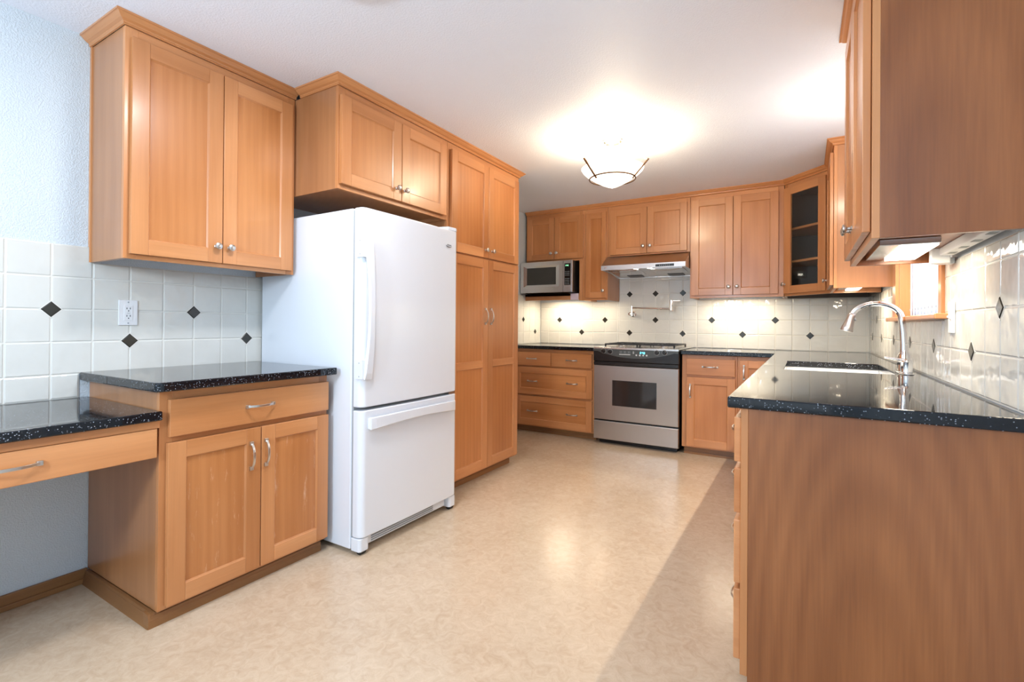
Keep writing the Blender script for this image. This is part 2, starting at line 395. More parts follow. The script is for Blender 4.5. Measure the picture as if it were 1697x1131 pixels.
def door(T, u0, u1, z0, z1, parent, hw=None, rails=(), panel=WP, name='door', fr=FR, fz=None, label=None):
    b = MB(); frame_panel(b, T, u0, u1, z0, z1, rails=rails, panel=panel, fr=fr, fz=fz)
    o = b.build(name, parent, bevel=.0018)
    if label: o['label'] = label
    for h in (hw or []):
        if h[0] == 'k': knob(T, h[1], h[2], o)
        else: pull(T, h[1], h[2], o, L=h[3] if len(h) > 3 else .122, vert=h[0] == 'v')
    return o
def slab(T, u0, u1, z0, z1, parent, hw=None, name='drawer'):
    b = MB(); b.box(u0, u1, .0015, .0015 + DT, z0, z1, WH, T); o = b.build(name, parent, bevel=.003)
    for h in (hw or []): pull(T, h[1], h[2], o, L=h[3] if len(h) > 3 else .122, vert=h[0] == 'v')
    return o

def carcass(T, u0, u1, D, z0, z1, parent, rec=.04, side=WS, mid=(), front=True, top=True, inner=WIN, stl=.045, mats=None, name='cabinet_body', bot=True, botr=.03):
    """side panels, recessed bottom, back, top and a face frame; u0..u1 wide, depth D behind plane d=0"""
    b = MB(); t = .018
    b.box(u0, u0 + t, -D, -.019, z0, z1, side, T); b.box(u1 - t, u1, -D, -.019, z0, z1, side, T)
    if bot: b.box(u0 + t, u1 - t, -D, -.019, z0 + rec, z0 + rec + t, side, T)
    if top: b.box(u0 + t, u1 - t, -D, -.019, z1 - t, z1, inner, T)
    b.box(u0 + t, u1 - t, -D, -D + .008, z0 + rec + t, z1 - t, inner, T)
    b.box(u0, u0 + stl, -.019, 0, z0, z1, WV, T); b.box(u1 - stl, u1, -.019, 0, z0, z1, WV, T)
    b.box(u0 + stl, u1 - stl, -.019, 0, z0, z0 + botr, WH, T); b.box(u0 + stl, u1 - stl, -.019, 0, z1 - .05, z1, WH, T)
    for a, c in mid: b.box(u0 + stl, u1 - stl, -.019, 0, a, c, WH, T)
    if front: b.box(u0 + stl, u1 - stl, -.017, -.003, z0 + botr, z1 - .05, WV, T)
    return b.build(name, parent, bevel=.0012)

# crown moulding sweep
PROF = [(.0005, .0005), (.007, .0005), (.009, .003), (.007, .007), (.010, .010), (.0105, .013), (.014, .0145), (.021, .018), (.028, .024), (.034, .031), (.037, .033), (.041, .034), (.041, .0415), (.0005, .0415)]
def crown(path, z, name, label, flip=1, sc=1.0):
    P = [Vector((p[0], p[1])) for p in path]; n = len(P); b = MB(); np_ = len(PROF); vs = []
    for i, p in enumerate(P):
        ds = []
        if i > 0: ds.append((P[i] - P[i - 1]).normalized())
        if i < n - 1: ds.append((P[i + 1] - P[i]).normalized())
        ns = [Vector((d.y, -d.x)) * flip for d in ds]
        if len(ns) == 2:
            mvec = (ns[0] + ns[1]).normalized(); k = 1 / max(.2, mvec.dot(ns[0]))
        else: mvec = ns[0]; k = 1
        for o_, h in PROF: vs.append((p.x + mvec.x * o_ * k * sc, p.y + mvec.y * o_ * k * sc, z + h * sc))
    fs = [(i * np_ + k, i * np_ + (k + 1) % np_, (i + 1) * np_ + (k + 1) % np_, (i + 1) * np_ + k) for i in range(n - 1) for k in range(np_)]
    fs += [list(range(np_)), [(n - 1) * np_ + k for k in range(np_)]]
    b.add(vs, fs, WH)
    o = b.build(name); tag(o, label, 'crown moulding'); return o

# ------------------------------------------------------------------ room shell
XL, XR, YB, YF, HC = -2.681, .4856, 5.108, -2.5, 2.373
def struct(name, b, **k):
    o = b.build(name, **k); o['kind'] = 'structure'; return o
struct('floor', MB().box(XL - .12, XR + .12, YF - .1, YB + .1, -.1, 0, FLOOR))
struct('ceiling', MB().box(XL - .12, XR + .12, YF - .1, YB + .1, HC, HC + .1, CEIL))
struct('wall_left', MB().box(XL - .12, XL, YF, YB, 0, HC, WALL))
struct('wall_back', MB().box(XL, XR, YB, YB + .1, 0, HC, WALL))
WY0, WY1, WZ0, WZ1 = 2.60, 3.686, 1.19, 2.16
b = MB()
b.box(XR, XR + .12, YF, WY0, 0, HC, WALL); b.box(XR, XR + .12, WY1, YB, 0, HC, WALL)
b.box(XR, XR + .12, WY0, WY1, 0, WZ0, WALL); b.box(XR, XR + .12, WY0, WY1, WZ1, HC, WALL)
struct('wall_right', b)
b = MB()
b.box(XL, -2.45, YF - .1, YF, 0, HC, WALL); b.box(.25, XR, YF - .1, YF, 0, HC, WALL); b.box(-2.45, .25, YF - .1, YF, 2.15, HC, WALL)
struct('wall_front', b)
b = MB(); b.box(XL, XL + .014, .0, .868, 0, .06, WT); b.box(XL, XL + .022, .0, .868, 0, .022, WT)
struct('baseboard_left', b, bevel=.003)
b = MB(); b.box(XL, XL + .012, YF, -.0, 0, .08, WT); struct('trim_1', b)

# glazed door opening added behind the camera to bring in light
b = MB()
for x0, x1 in ((-2.45, -2.39), (-1.13, -1.07), (.19, .25)): b.box(x0, x1, YF - .07, YF - .02, 0, 2.15, WHITEP)
b.box(-2.45, .25, YF - .07, YF - .02, 2.09, 2.15, WHITEP); b.box(-2.45, .25, YF - .07, YF - .02, 0, .05, WHITEP)
d1 = struct('added_door_1', b)
b = MB(); b.box(-2.39, -1.13, YF - .048, YF - .044, .05, 2.09, GLASS); b.box(-1.07, .19, YF - .048, YF - .044, .05, 2.09, GLASS)
b.build('pane', d1)

# window over the sink: casing, jambs, sill, glass, blind
b = MB()
b.box(XR - .018, XR, WY0 - .05, WY0, WZ0, WZ1 + .06, WV); b.box(XR - .018, XR, WY1, WY1 + .115, WZ0, WZ1 + .06, WV)
b.box(XR - .018, XR, WY0, WY1, WZ1, WZ1 + .06, WH)
b.box(XR, XR + .11, WY1 - .012, WY1, WZ0, WZ1, WV); b.box(XR, XR + .11, WY0, WY0 + .012, WZ0, WZ1, WV); b.box(XR, XR + .11, WY0, WY1, WZ1 - .012, WZ1, WH)
w1 = struct('window_1', b, bevel=.0015)
b = MB(); b.box(XR + .095, XR + .099, WY0 + .03, WY1 - .03, WZ0 + .03, WZ1 - .03, GLASS); b.build('pane', w1)
b = MB()
for a, c in ((WY0 + .012, WY0 + .035), (WY1 - .035, WY1 - .012), (3.13, 3.16)): b.box(XR + .088, XR + .108, a, c, WZ0 + .01, WZ1 - .012, WHITEP)
b.box(XR + .088, XR + .108, WY0 + .012, WY1 - .012, WZ0 + .01, WZ0 + .035, WHITEP); b.box(XR + .088, XR + .108, WY0 + .012, WY1 - .012, WZ1 - .035, WZ1 - .012, WHITEP)
b.build('sash', w1)
b = MB(); b.box(XR - .052, XR + .10, 2.47, 3.80, 1.168, 1.190, WH); s_ = b.build('sill', w1, bevel=.004)
bl = thing('vertical_blind', 'white vertical slat blind in the window over the sink', 'blind', (XR + .06, 3.14, 1.2))
b = MB(); b.box(XR + .03, XR + .065, WY0 + .014, WY1 - .014, WZ1 - .045, WZ1 - .014, WHITEP); b.build('headrail', bl)
for i in range(13):
    y = WY0 + .05 + i * .082; b = MB(); pts = []
    for k in range(5):
        t = (k / 4 - .5) * .088; pts.append((XR + .055 + .006 * math.cos(k / 4 * PI) * 0 - .010 * (1 - (2 * k / 4 - 1) ** 2) + t * .25, y + t))
    poly = pts + [(x + .0012, yy) for x, yy in pts[::-1]]
    b.prism(poly, 1.196, WZ1 - .045, BLIND)
    b.lathe([(.007, 0), (.007, .0005)], (XR + .043, y, 1.235), (-1, 0, 0), GASKET, 10)
    b.build('slat', bl)

# ------------------------------------------------------------------ tiled backsplashes
TP = .1372; DH = .034
def tiles(T, rects, uc, zc, diamonds, name, label, holes=()):
    b = MB(); g = .0016; th = .007; e = .004
    for (u0, u1, z0, z1) in rects:
        b.box(u0, u1, .0006, .0045, z0, z1, GROUT, T)
        i0 = math.floor((u0 - uc) / TP + 1e-6); i1 = math.ceil((u1 - uc) / TP - 1e-6)
        j0 = math.floor((z0 - zc) / TP + 1e-6); j1 = math.ceil((z1 - zc) / TP - 1e-6)
        for i in range(i0, i1):
            for j in range(j0, j1):
                a0, a1 = max(u0, uc + i * TP) + g, min(u1, uc + (i + 1) * TP) - g
                c0, c1 = max(z0, zc + j * TP) + g, min(z1, zc + (j + 1) * TP) - g
                if a1 - a0 < .008 or c1 - c0 < .008: continue
                P = [(a0, .003, c0), (a1, .003, c0), (a1, .003, c1), (a0, .003, c1)]
                M_ = [(a0 + .001, th - .0015, c0 + .001), (a1 - .001, th - .0015, c0 + .001), (a1 - .001, th - .0015, c1 - .001), (a0 + .001, th - .0015, c1 - .001)]
                Q = [(a0 + e, th, c0 + e), (a1 - e, th, c0 + e), (a1 - e, th, c1 - e), (a0 + e, th, c1 - e)]
                vs = P + M_ + Q
                b.add(vs, [(k, (k + 1) % 4, 4 + (k + 1) % 4, 4 + k) for k in range(4)] + [(4 + k, 4 + (k + 1) % 4, 8 + (k + 1) % 4, 8 + k) for k in range(4)] + [(8, 9, 10, 11)], TILE, T)
    for (u, z) in diamonds:
        r = DH + .003
        P = [(u - r, .0006, z), (u, .0006, z - r), (u + r, .0006, z), (u, .0006, z + r)]; Q = [(x, th + .0006, zz) for x, _, zz in P]
        b.add(P + Q, [(k, (k + 1) % 4, 4 + (k + 1) % 4, 4 + k) for k in range(4)] + [(4, 5, 6, 7)], GROUT, T)
        r = DH; P = [(u - r, th, z), (u, th, z - r), (u + r, th, z), (u, th, z + r)]; r = DH - .006
        Q = [(u - r, th + .003, z), (u, th + .003, z - r), (u + r, th + .003, z), (u, th + .003, z + r)]
        b.add(P + Q, [(k, (k + 1) % 4, 4 + (k + 1) % 4, 4 + k) for k in range(4)] + [(4, 5, 6, 7)], DIAM, T)
    o = b.build(name); tag(o, label, 'backsplash'); return o
ty0, tz1 = .7401, 1.0451
tiles(TL(XL), [(-.30, .833, .8065, tz1 - TP), (-.30, ty0 + TP, tz1 - TP, 1.4567), (ty0 + TP, 1.66, tz1 - TP, 1.3885)], ty0, tz1,
      [(ty0, tz1 + TP), (ty0 + 2 * TP, tz1), (ty0 + 4 * TP, tz1 + TP), (ty0 + 6 * TP, tz1), (ty0 - 2 * TP, tz1), (ty0 - 4 * TP, tz1 + TP)], 'tile_backsplash',
      'white tile backsplash with charcoal diamonds on the left wall above the desk')
bx0, bz1 = -2.4255, 1.052
dm = [(bx0 + 2 * TP * k, bz1 + (TP if k % 2 == 0 else 0)) for k in range(0, 10)] + [(bx0 + TP * k, bz1 + 3 * TP) for k in (6, 8, 10)]
tiles(TB(YB), [(XL + .008, -1.716, .915, 1.388), (-1.716, -.92, .915, 1.66), (-.92, XR - .008, .915, 1.388)], bx0, bz1, dm, 'tile_backsplash',
      'white tile backsplash with charcoal diamonds on the far wall behind the range')
tiles(TL(XL), [(3.60, YB - .008, .915, 1.46)], 4.6889 - 8 * TP, bz1, [(4.6889, bz1 + TP), (4.6889 + 2 * TP, bz1), (4.6889 - 2 * TP, bz1)], 'tile_backsplash',
      'narrow strip of tile backsplash between pantry and far corner under the microwave')
ry, rz = 1.9055, 1.055
rd = [(ry + TP * (2 + 4 * k), rz) for k in range(0, 6)] + [(ry + TP * 4 * k, rz + TP) for k in (0,)] + [(ry + TP * (4 * k), rz + TP) for k in (5,)]
tiles(TR(XR), [(1.60, WY0 - .052, .915, 1.388), (WY0 - .052, WY1 + .117, .915, 1.166), (WY1 + .117, YB - .008, .915, 1.388)], ry, rz, rd, 'tile_backsplash',
      'glossy tile backsplash with dark diamonds on the right wall behind the faucet')

# ------------------------------------------------------------------ counters
def counter(name, label, cells, hole=None, z0=.8795, z1=.914, bev=.005, group=None):
    """cells: rectangles (x0,x1,y0,y1); union on a grid, minus hole"""
    xs = sorted({c for r in cells + ([hole] if hole else []) for c in r[:2]}); ys = sorted({c for r in cells + ([hole] if hole else []) for c in r[2:]})
    bm = bmesh.new(); V = {}
    def vt(i, j):
        if (i, j) not in V: V[i, j] = bm.verts.new((xs[i], ys[j], z1))
        return V[i, j]
    for i in range(len(xs) - 1):
        for j in range(len(ys) - 1):
            cx, cy = (xs[i] + xs[i + 1]) / 2, (ys[j] + ys[j + 1]) / 2
            ins = any(r[0] < cx < r[1] and r[2] < cy < r[3] for r in cells)
            if hole and hole[0] < cx < hole[1] and hole[2] < cy < hole[3]: ins = False
            if ins: bm.faces.new([vt(i, j), vt(i + 1, j), vt(i + 1, j + 1), vt(i, j + 1)])
    r = bmesh.ops.extrude_face_region(bm, geom=bm.faces[:]); 
    bmesh.ops.translate(bm, verts=[g for g in r['geom'] if isinstance(g, bmesh.types.BMVert)], vec=(0, 0, z0 - z1))
    bmesh.ops.recalc_face_normals(bm, faces=bm.faces)
    bmesh.ops.dissolve_limit(bm, angle_limit=.01, verts=bm.verts, edges=bm.edges)
    o0 = Vector(((xs[0] + xs[-1]) / 2, (ys[0] + ys[-1]) / 2, z0))
    bmesh.ops.translate(bm, verts=bm.verts, vec=-o0)
    me = bpy.data.meshes.new(name); bm.to_mesh(me); bm.free(); me.materials.append(GRAN)
    o = bpy.data.objects.new(name, me); COL.objects.link(o); o.location = o0
    m = o.modifiers.new('bevel', 'BEVEL'); m.width = bev; m.segments = 3; m.limit_method = 'ANGLE'; m.angle_limit = math.radians(40)
    tag(o, label, 'countertop', group); return o
# left: rounded outer corner
b = MB(); R_ = .022; poly = [(XL + .0112, .834)]
for k in range(7):
    a = -PI / 2 + k / 6 * PI / 2; poly.append((-1.975 - R_ + R_ * math.cos(a), .834 + R_ + R_ * math.sin(a)))
poly += [(-1.975, 1.612), (XL + .0112, 1.612)]
b.prism(poly, .8795, .914, GRAN); o = b.build('countertop', bevel=.004); tag(o, 'black speckled stone countertop on the worn cabinet left of the white refrigerator', 'countertop')
counter('countertop', 'lower black speckled stone desk top at the left edge of the room', [(XL + .004, -2.010, -.30, .868)], z0=.772, z1=.806)
counter('countertop', 'black stone countertop over the drawers left of the range', [(XL + .004, -1.744, 4.435, YB - .004)])
SH = (-.09, .372, 2.853, 3.56)
counter('countertop', 'black L-shaped stone countertop holding the sink, right of the range', [(-.933, XR - .004, 4.435, YB - .004), (-.205, XR - .004, 1.647, 4.435)], hole=SH)

# ------------------------------------------------------------------ left wall cabinets
T = TL(-2.352)
A = thing('upper_cabinet', 'two-door wood upper cabinet above the outlet at far left', 'cabinet', (-2.52, 1.24, 1.39))
carcass(T, .866, 1.628, .3175, 1.39, 2.331, A)
b = MB(); b.box(XL + .001, XL + .016, .861, .866, 1.4575, 2.331, WV); b.box(XL + .0115, XL + .016, .861, .866, 1.39, 1.4575, WV); b.build('scribe_strip', A)
door(T, .884, 1.245, 1.409, 2.290, A, [('k', 1.217, 1.484)]); door(T, 1.249, 1.605, 1.409, 2.290, A, [('k', 1.277, 1.484)])
crown([(XL + .002, .865), (-2.351, .865), (-2.351, 1.631)], 2.331, 'crown_moulding', 'wood crown moulding topping the far left two-door cabinet')

T = TL(-2.011)
B = thing('refrigerator_cabinet', 'two-door wood cabinet hung above the white refrigerator', 'cabinet', (-2.34, 2.07, 1.812))
carcass(T, 1.633, 2.502, .665, 1.812, 2.331, B, rec=.02, botr=.02)
door(T, 1.640, 2.064, 1.836, 2.286, B, [('k', 2.024, 1.903)]); door(T, 2.068, 2.474, 1.836, 2.286, B, [('k', 2.090, 1.903)])

P = thing('pantry_cabinet', 'tall four-door wood pantry cabinet beside the white refrigerator', 'cabinet', (-2.34, 2.97, 0))
carcass(T, 2.504, 3.432, .665, .068, 2.331, P, mid=[(1.59, 1.625)], rec=.0)
door(T, 2.530, 2.966, 1.617, 2.288, P, [('k', 2.925, 1.672)]); door(T, 2.970, 3.402, 1.617, 2.288, P, [('k', 3.010, 1.672)])
door(T, 2.530, 2.966, .086, 1.604, P, [('v', 2.928, 1.190)], rails=[(.818, .866)]); door(T, 2.970, 3.402, .086, 1.604, P, [('v', 3.000, 1.190)], rails=[(.818, .866)])
b = MB(); b.box(-2.67, -2.085, 2.51, 3.40, 0, .068, WT); b.box(-2.10, -2.062, 2.51, 3.405, 0, .040, WT); b.build('toe_kick', P, bevel=.004)
crown([(-2.3085, 1.636), (-2.010, 1.636), (-2.010, 3.433), (XL + .002, 3.433)], 2.331, 'crown_moulding', 'wood crown moulding running over the refrigerator cabinet and the pantry')

T = TL(-2.044)
E_ = thing('base_cabinet', 'worn wood base cabinet with wide drawer left of the refrigerator', 'cabinet', (-2.34, 1.24, 0))
carcass(T, .870, 1.606, .632, .058, .879, E_, mid=[(.680, .702)], rec=.0)
slab(T, .896, 1.602, .702, .843, E_, [('h', 1.246, .776, .130)])
door(T, .892, 1.252, .072, .680, E_, [('v', 1.207, .564)], panel=WPW); door(T, 1.256, 1.602, .072, .680, E_, [('v', 1.273, .566)], panel=WPW)
b = MB(); b.box(-2.66, -2.060, .855, 1.59, 0, .045, WT); b.prism([(.852, 0), (.846, 0), (.858, .056), (.870, .056), (.870, 0)], -2.66, -2.062, WT, axis=0)
b.prism([(-2.066, 0), (-2.058, 0), (-2.058, .03), (-2.066, .052), (-2.10, .056), (-2.10, 0)], .848, 1.59, WT, axis=1)
b.build('toe_kick', E_)

D = thing('desk_drawer_unit', 'wood desk apron with one wide drawer under the lower desk top', 'desk', (-2.34, .30, .60))
b = MB(); b.box(-2.050, -2.034, -.28, .868, .742, .771, WH); b.box(-2.066, -2.050, -.28, .868, .640, .771, WH)
b.box(-2.66, -2.066, .850, .868, .64, .771, WS); b.box(-2.66, -2.066, -.28, -.262, .0, .771, WS); b.box(-2.66, -2.066, -.26, .85, .655, .665, WIN)
b.build('apron', D, bevel=.0015)
slab(TL(-2.048), -.22, .858, .636, .741, D, [('h', .465, .694, .160)])

# ------------------------------------------------------------------ refrigerator
F = thing('refrigerator', 'tall white bottom-freezer refrigerator with curved handles', 'refrigerator', (-2.24, 2.03, 0))
FY0, FY1 = 1.640, 2.396
b = MB(); b.box(-2.655, -1.905, FY0, FY1, .022, 1.700, WHITE); b.build('cabinet', F, bevel=.006)
b = MB(); b.box(-1.905, -1.893, FY0 + .006, FY1 - .006, .09, 1.69, GASKET); b.build('gasket', F)
def fdoor(z0, z1, name):
    b = MB(); n = 8; R = .032; x1, x0 = -1.832, -1.893
    poly = [(x0, FY0), ] + [(x1 - R + R * math.sin(t), FY0 + R - R * math.cos(t)) for t in [k / n * PI / 2 for k in range(n + 1)]]
    # slight bow across the face
    for k in range(1, 10): poly.append((x1 + .006 * math.sin(k / 10 * PI), FY0 + R + (FY1 - FY0 - 2 * R) * k / 10))
    poly += [(x1 - R + R * math.cos(t), FY1 - R + R * math.sin(t)) for t in [k / n * PI / 2 for k in range(n + 1)]] + [(x0, FY1)]
    b.prism(poly, z0, z1, WHITE); o = b.build(name, F, bevel=.006, smooth=False, seg=3)
    return o
d1 = fdoor(.722, 1.700, 'refrigerator_door'); d2 = fdoor(.086, .706, 'freezer_drawer')
# curved upper handle on the left edge
b = MB(); pts = []; ws = []; ts = []
for k in range(25):
    a = k / 24; z = .862 + a * .69; bow = math.sin(a * PI)
    pts.append((-1.826 + .024 * bow ** .6, FY0 + .026 + .008 * bow, z)); ws.append(.044 - .018 * bow ** .8); ts.append(.022 - .004 * bow)
b.sweep_rect(pts, (0, 1, 0), ws, ts, WHITE)
b.box(-1.868, -1.822, FY0 - .006, FY0 + .034, .862, .955, WHITE); b.box(-1.868, -1.822, FY0 - .006, FY0 + .034, 1.455, 1.552, WHITE)
for z in (.875, .94, 1.47, 1.535): b.lathe([(.0035, 0), (.0035, .001)], (-1.845, FY0 - .006, z), (0, -1, 0), GASKET, 8)
b.build('handle', d1, bevel=.005, seg=3)
b = MB(); pts = []; ws = []
for k in range(21):
    a = k / 20; y = 1.684 + a * .668; bow = math.sin(a * PI)
    pts.append((-1.820 + .014 * bow ** .5, y, .640 + .010 * bow)); ws.append(.062 - .014 * bow)
b.sweep_rect(pts, (0, 0, 1), ws, .018, WHITE)
b.box(-1.835, -1.812, 1.682, 1.712, .613, .667, WHITE); b.box(-1.835, -1.812, 2.322, 2.352, .613, .667, WHITE)
b.build('handle', d2, bevel=.005, seg=3)
b = MB(); b.prism([(-1.90, 2.29), (-1.84, 2.31), (-1.835, 2.375), (-1.845, 2.396), (-1.90, 2.396)], 1.701, 1.722, WHITE); b.build('hinge_cover', F, bevel=.004)
b = MB(); b.box(-1.88, -1.845, 2.33, 2.39, .7065, .7215, STEEL); b.build('hinge', F)
# base grille with louvres
b = MB(); b.box(-1.90, -1.872, 1.70, 2.33, .028, .082, WHITE)
for k in range(4): b.box(-1.8725, -1.868, 1.745, 2.22, .036 + k * .011, .041 + k * .011, GASKET)
b.build('grille', F, bevel=.001)
for y0, y1 in ((FY0, 1.705), (2.335, FY1)):
    b = MB(); R = .02; b.prism([(-1.90, y0), (-1.848, y0), (-1.838, y0 + .01), (-1.838, y1 - .01), (-1.848, y1), (-1.90, y1)], .018, .083, WHITE); c_ = b.build('foot_cover', F, bevel=.005, seg=3)
    b = MB(); b.lathe([(.02, 0), (.02, .03)], (-1.862, (y0 + y1) / 2 - .015, .0185), (0, 1, 0), RUBBER, 16); b.build('roller', c_)
for y in (1.70, 2.34):
    b = MB(); b.lathe([(.022, 0), (.022, .03)], (-2.58, y - .015, .0222), (0, 1, 0), RUBBER, 16); b.build('roller', F)
# badge: dark swoosh and small lettering
Tf = TL(-1.8262); b = MB()
pts = [Tf(2.296 + .026 * math.cos(t), 0.0015, 1.603 + .0095 * math.sin(t)) for t in [PI * 1.02 + k / 12 * PI * .9 for k in range(13)]]
b.sweep_rect(pts, (1, 0, 0), .002, [.0006 + .0035 * math.sin(k / 12 * PI) for k in range(13)], INK); bd = b.build('badge', d1)
text_mesh('lettering', 'Amana', .014, lambda u, d, z: Tf(2.298 + u, .0015 + d, 1.606 + z), INK, bd)

# outlet on the left tile
O = thing('outlet', 'white double outlet with wall plate on the left backsplash', 'outlet', (XL + .009, 1.006, 1.115))
Tt = TL(XL + .0075); b = MB(); b.box(.969, 1.043, 0, .006, 1.116, 1.232, WHITEP, Tt); b.build('wall_plate', O, bevel=.002)
b = MB(); b.box(.9895, 1.0235, .004, .0075, 1.138, 1.208, WHITEP, Tt); rc = b.build('receptacle', O, bevel=.001)
b = MB()
for z in (1.190, 1.156):
    for y in (1.000, 1.013): b.box(y - .0014, y + .0014, .007, .0079, z - .0005, z + .0075, INK, Tt)
    b.lathe([(.0026, 0), (.0026, .0004)], Tt(1.0065, .0075, z - .0075), (1, 0, 0), INK, 10)
b.box(1.000, 1.013, .007, .0078, 1.171, 1.1725, GASKET, Tt); b.build('slots', rc)
for z in (1.222, 1.126):
    b = MB(); b.lathe([(.0032, 0), (.0032, .001)], Tt(1.006, .006, z), (1, 0, 0), GASKET, 10); b.build('screw', O)

# ------------------------------------------------------------------ far wall uppers
T = TB(4.726); DEP = YB - 4.726 - .0085
I = thing('upper_cabinet', 'short two-door wood cabinet with open shelf around the microwave', 'cabinet', (-2.32, 4.9, 1.388))
b = MB(); t = .018
b.box(-2.660, -2.660 + t, -DEP, -.019, 1.81, 2.331, WS, T); b.box(-1.992 - t, -1.992, -DEP, -.019, 1.388, 2.331, WV, T)
b.box(-2.642, -2.010, -DEP, -.019, 1.812, 1.830, WS, T); b.box(-2.642, -2.010, -DEP, -.019, 2.313, 2.331, WIN, T); b.box(-2.642, -2.01, -DEP, -DEP + .006, 1.83, 2.313, WIN, T)
b.box(-2.660, -2.615, -.019, 0, 1.81, 2.331, WV, T); b.box(-2.024, -1.992, -.019, 0, 1.388, 2.331, WV, T)
b.box(-2.615, -2.024, -.019, 0, 1.81, 1.84, WH, T); b.box(-2.615, -2.024, -.019, 0, 2.281, 2.331, WH, T); b.box(-2.615, -2.024, -.017, -.003, 1.84, 2.281, WV, T)
b.build('cabinet_body', I, bevel=.0012)
b = MB(); b.box(-2.672, -2.011, -DEP, -.001, 1.438, 1.4645, WS, T); b.box(-2.672, -2.024, -.022, -.001, 1.398, 1.4645, WH, T); sh = b.build('shelf', I, bevel=.0015)
b = MB(); b.box(-2.122, -2.032, -.0005, .0004, 1.396, 1.4645, PALESTRIP, T); tp = b.build('shelf_edge_strip', sh); tp['label'] = 'pale strip on the shelf edge'  # thin pale pinkish strip laid on the shelf rail
door(T, -2.643, -2.312, 1.832, 2.288, I, [('k', -2.342, 1.900)]); door(T, -2.308, -1.975, 1.832, 2.284, I, [('k', -2.276, 1.901)])

J = thing('upper_cabinet', 'narrow single-door wood upper cabinet between microwave and range hood', 'cabinet', (-1.85, 4.9, 1.388))
carcass(T, -1.990, -1.7155, DEP, 1.388, 2.331, J, stl=.03)
door(T, -1.946, -1.728, 1.410, 2.284, J, [('k', -1.753, 1.482)], fr=.048, fz=.06)
H = thing('upper_cabinet', 'short two-door wood upper cabinet directly above the range hood', 'cabinet', (-1.32, 4.9, 1.812))
carcass(T, -1.7135, -.9155, DEP, 1.824, 2.331, H, rec=.0, botr=.012, stl=.03)
door(T, -1.684, -1.3145, 1.837, 2.288, H, [('k', -1.348, 1.905)]); door(T, -1.3105, -.940, 1.837, 2.288, H, [('k', -1.280, 1.905)])
K = thing('upper_cabinet', 'full-height two-door wood upper cabinet right of the range hood', 'cabinet', (-.53, 4.9, 1.388))
carcass(T, -.9135, -.150, DEP, 1.388, 2.331, K)
door(T, -.8985, -.548, 1.411, 2.291, K, [('k', -.580, 1.483)]); door(T, -.5435, -.192, 1.411, 2.291, K, [('k', -.513, 1.485)])

# diagonal glass-door corner cabinet
q = math.sqrt(.5)
def TD(u, d, z): return (-.147 + (u - d) * q, 4.726 + (-u - d) * q, z)
Gc = thing('corner_cabinet', 'diagonal corner upper cabinet with dark glass door and shelves', 'cabinet', (.17, 4.77, 1.388))
LW = .4398
pent = [(-.147, 4.726), (.164, 4.415), (XR - .009, 4.415), (XR - .009, YB - .009), (-.147, YB - .009)]
def inset_pent(e): return [(-.147 + e, 4.726 + e * .414 + .02), (.164 + e * .414 - .0 + .02, 4.415 + e), (XR - .009 - e, 4.415 + e), (XR - .009 - e, YB - .009 - e), (-.147 + e, YB - .009 - e)]
b = MB()
b.box(-.147, -.131, 4.735, YB - .009, 1.388, 2.331, WS); b.box(.173, XR - .009, 4.415, 4.431, 1.388, 2.331, WS)
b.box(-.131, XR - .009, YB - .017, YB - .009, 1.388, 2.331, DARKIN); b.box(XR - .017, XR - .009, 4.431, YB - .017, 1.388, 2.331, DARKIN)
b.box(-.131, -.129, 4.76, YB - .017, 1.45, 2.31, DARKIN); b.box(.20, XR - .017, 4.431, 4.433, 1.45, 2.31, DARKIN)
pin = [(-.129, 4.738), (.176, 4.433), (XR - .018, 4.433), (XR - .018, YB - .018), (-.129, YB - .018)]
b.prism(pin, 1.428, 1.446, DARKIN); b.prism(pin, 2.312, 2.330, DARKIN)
b.box(0, .034, -.019, 0, 1.388, 2.331, WV, TD); b.box(LW - .034, LW, -.019, 0, 1.388, 2.331, WV, TD)
b.box(.034, LW - .034, -.019, 0, 1.388, 1.418, WH, TD); b.box(.034, LW - .034, -.019, 0, 2.281, 2.331, WH, TD)
b.build('cabinet_body', Gc, bevel=.001)
for z in (1.672, 1.948):
    b = MB(); b.prism([(-.128, 4.776), (.214, 4.434), (XR - .019, 4.434), (XR - .019, YB - .019), (-.128, YB - .019)], z, z + .018, WH); b.build('shelf', Gc)
b = MB(); frame_panel(b, TD, .012, LW - .020, 1.410, 2.297, glass=True, fr=.068, fz=.063); gd = b.build('glass_door', Gc, bevel=.0018)
b = MB(); b.box(.078, LW - .086, .010, .014, 1.470, 2.236, GLASS, TD); b.build('pane', gd)
knob(TD, .024, 1.488, gd)

# right wall uppers
T = TR(.164); DR = XR - .164 - .009
S = thing('upper_cabinet', 'single-door wood upper cabinet beyond the window on the right wall', 'cabinet', (.32, 4.12, 1.388))
carcass(T, 3.837, 4.412, DR, 1.388, 2.331, S)
door(T, 3.852, 4.385, 1.410, 2.291, S, [('k', 4.345, 1.482)])
RU = thing('upper_cabinet', 'large near wood upper cabinet at the top right over the counter', 'cabinet', (.32, 2.10, 1.388))
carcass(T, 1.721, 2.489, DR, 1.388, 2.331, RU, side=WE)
door(T, 1.736, 2.112, 1.410, 2.291, RU, [('k', 2.084, 1.482)]); door(T, 2.116, 2.474, 1.410, 2.291, RU, [('k', 2.146, 1.482)])
crown([(-2.660, 4.727), (-.1474, 4.727), (.1645, 4.415), (.1645, 3.838), (XR - .002, 3.838)], 2.331, 'crown_moulding', 'wood crown moulding along the far wall cabinets and around the corner')
crown([(XR - .002, 2.488), (.1645, 2.488), (.1645, 1.722), (XR - .002, 1.722)], 2.331, 'crown_moulding', 'wood crown moulding on the near right upper cabinet', flip=1)

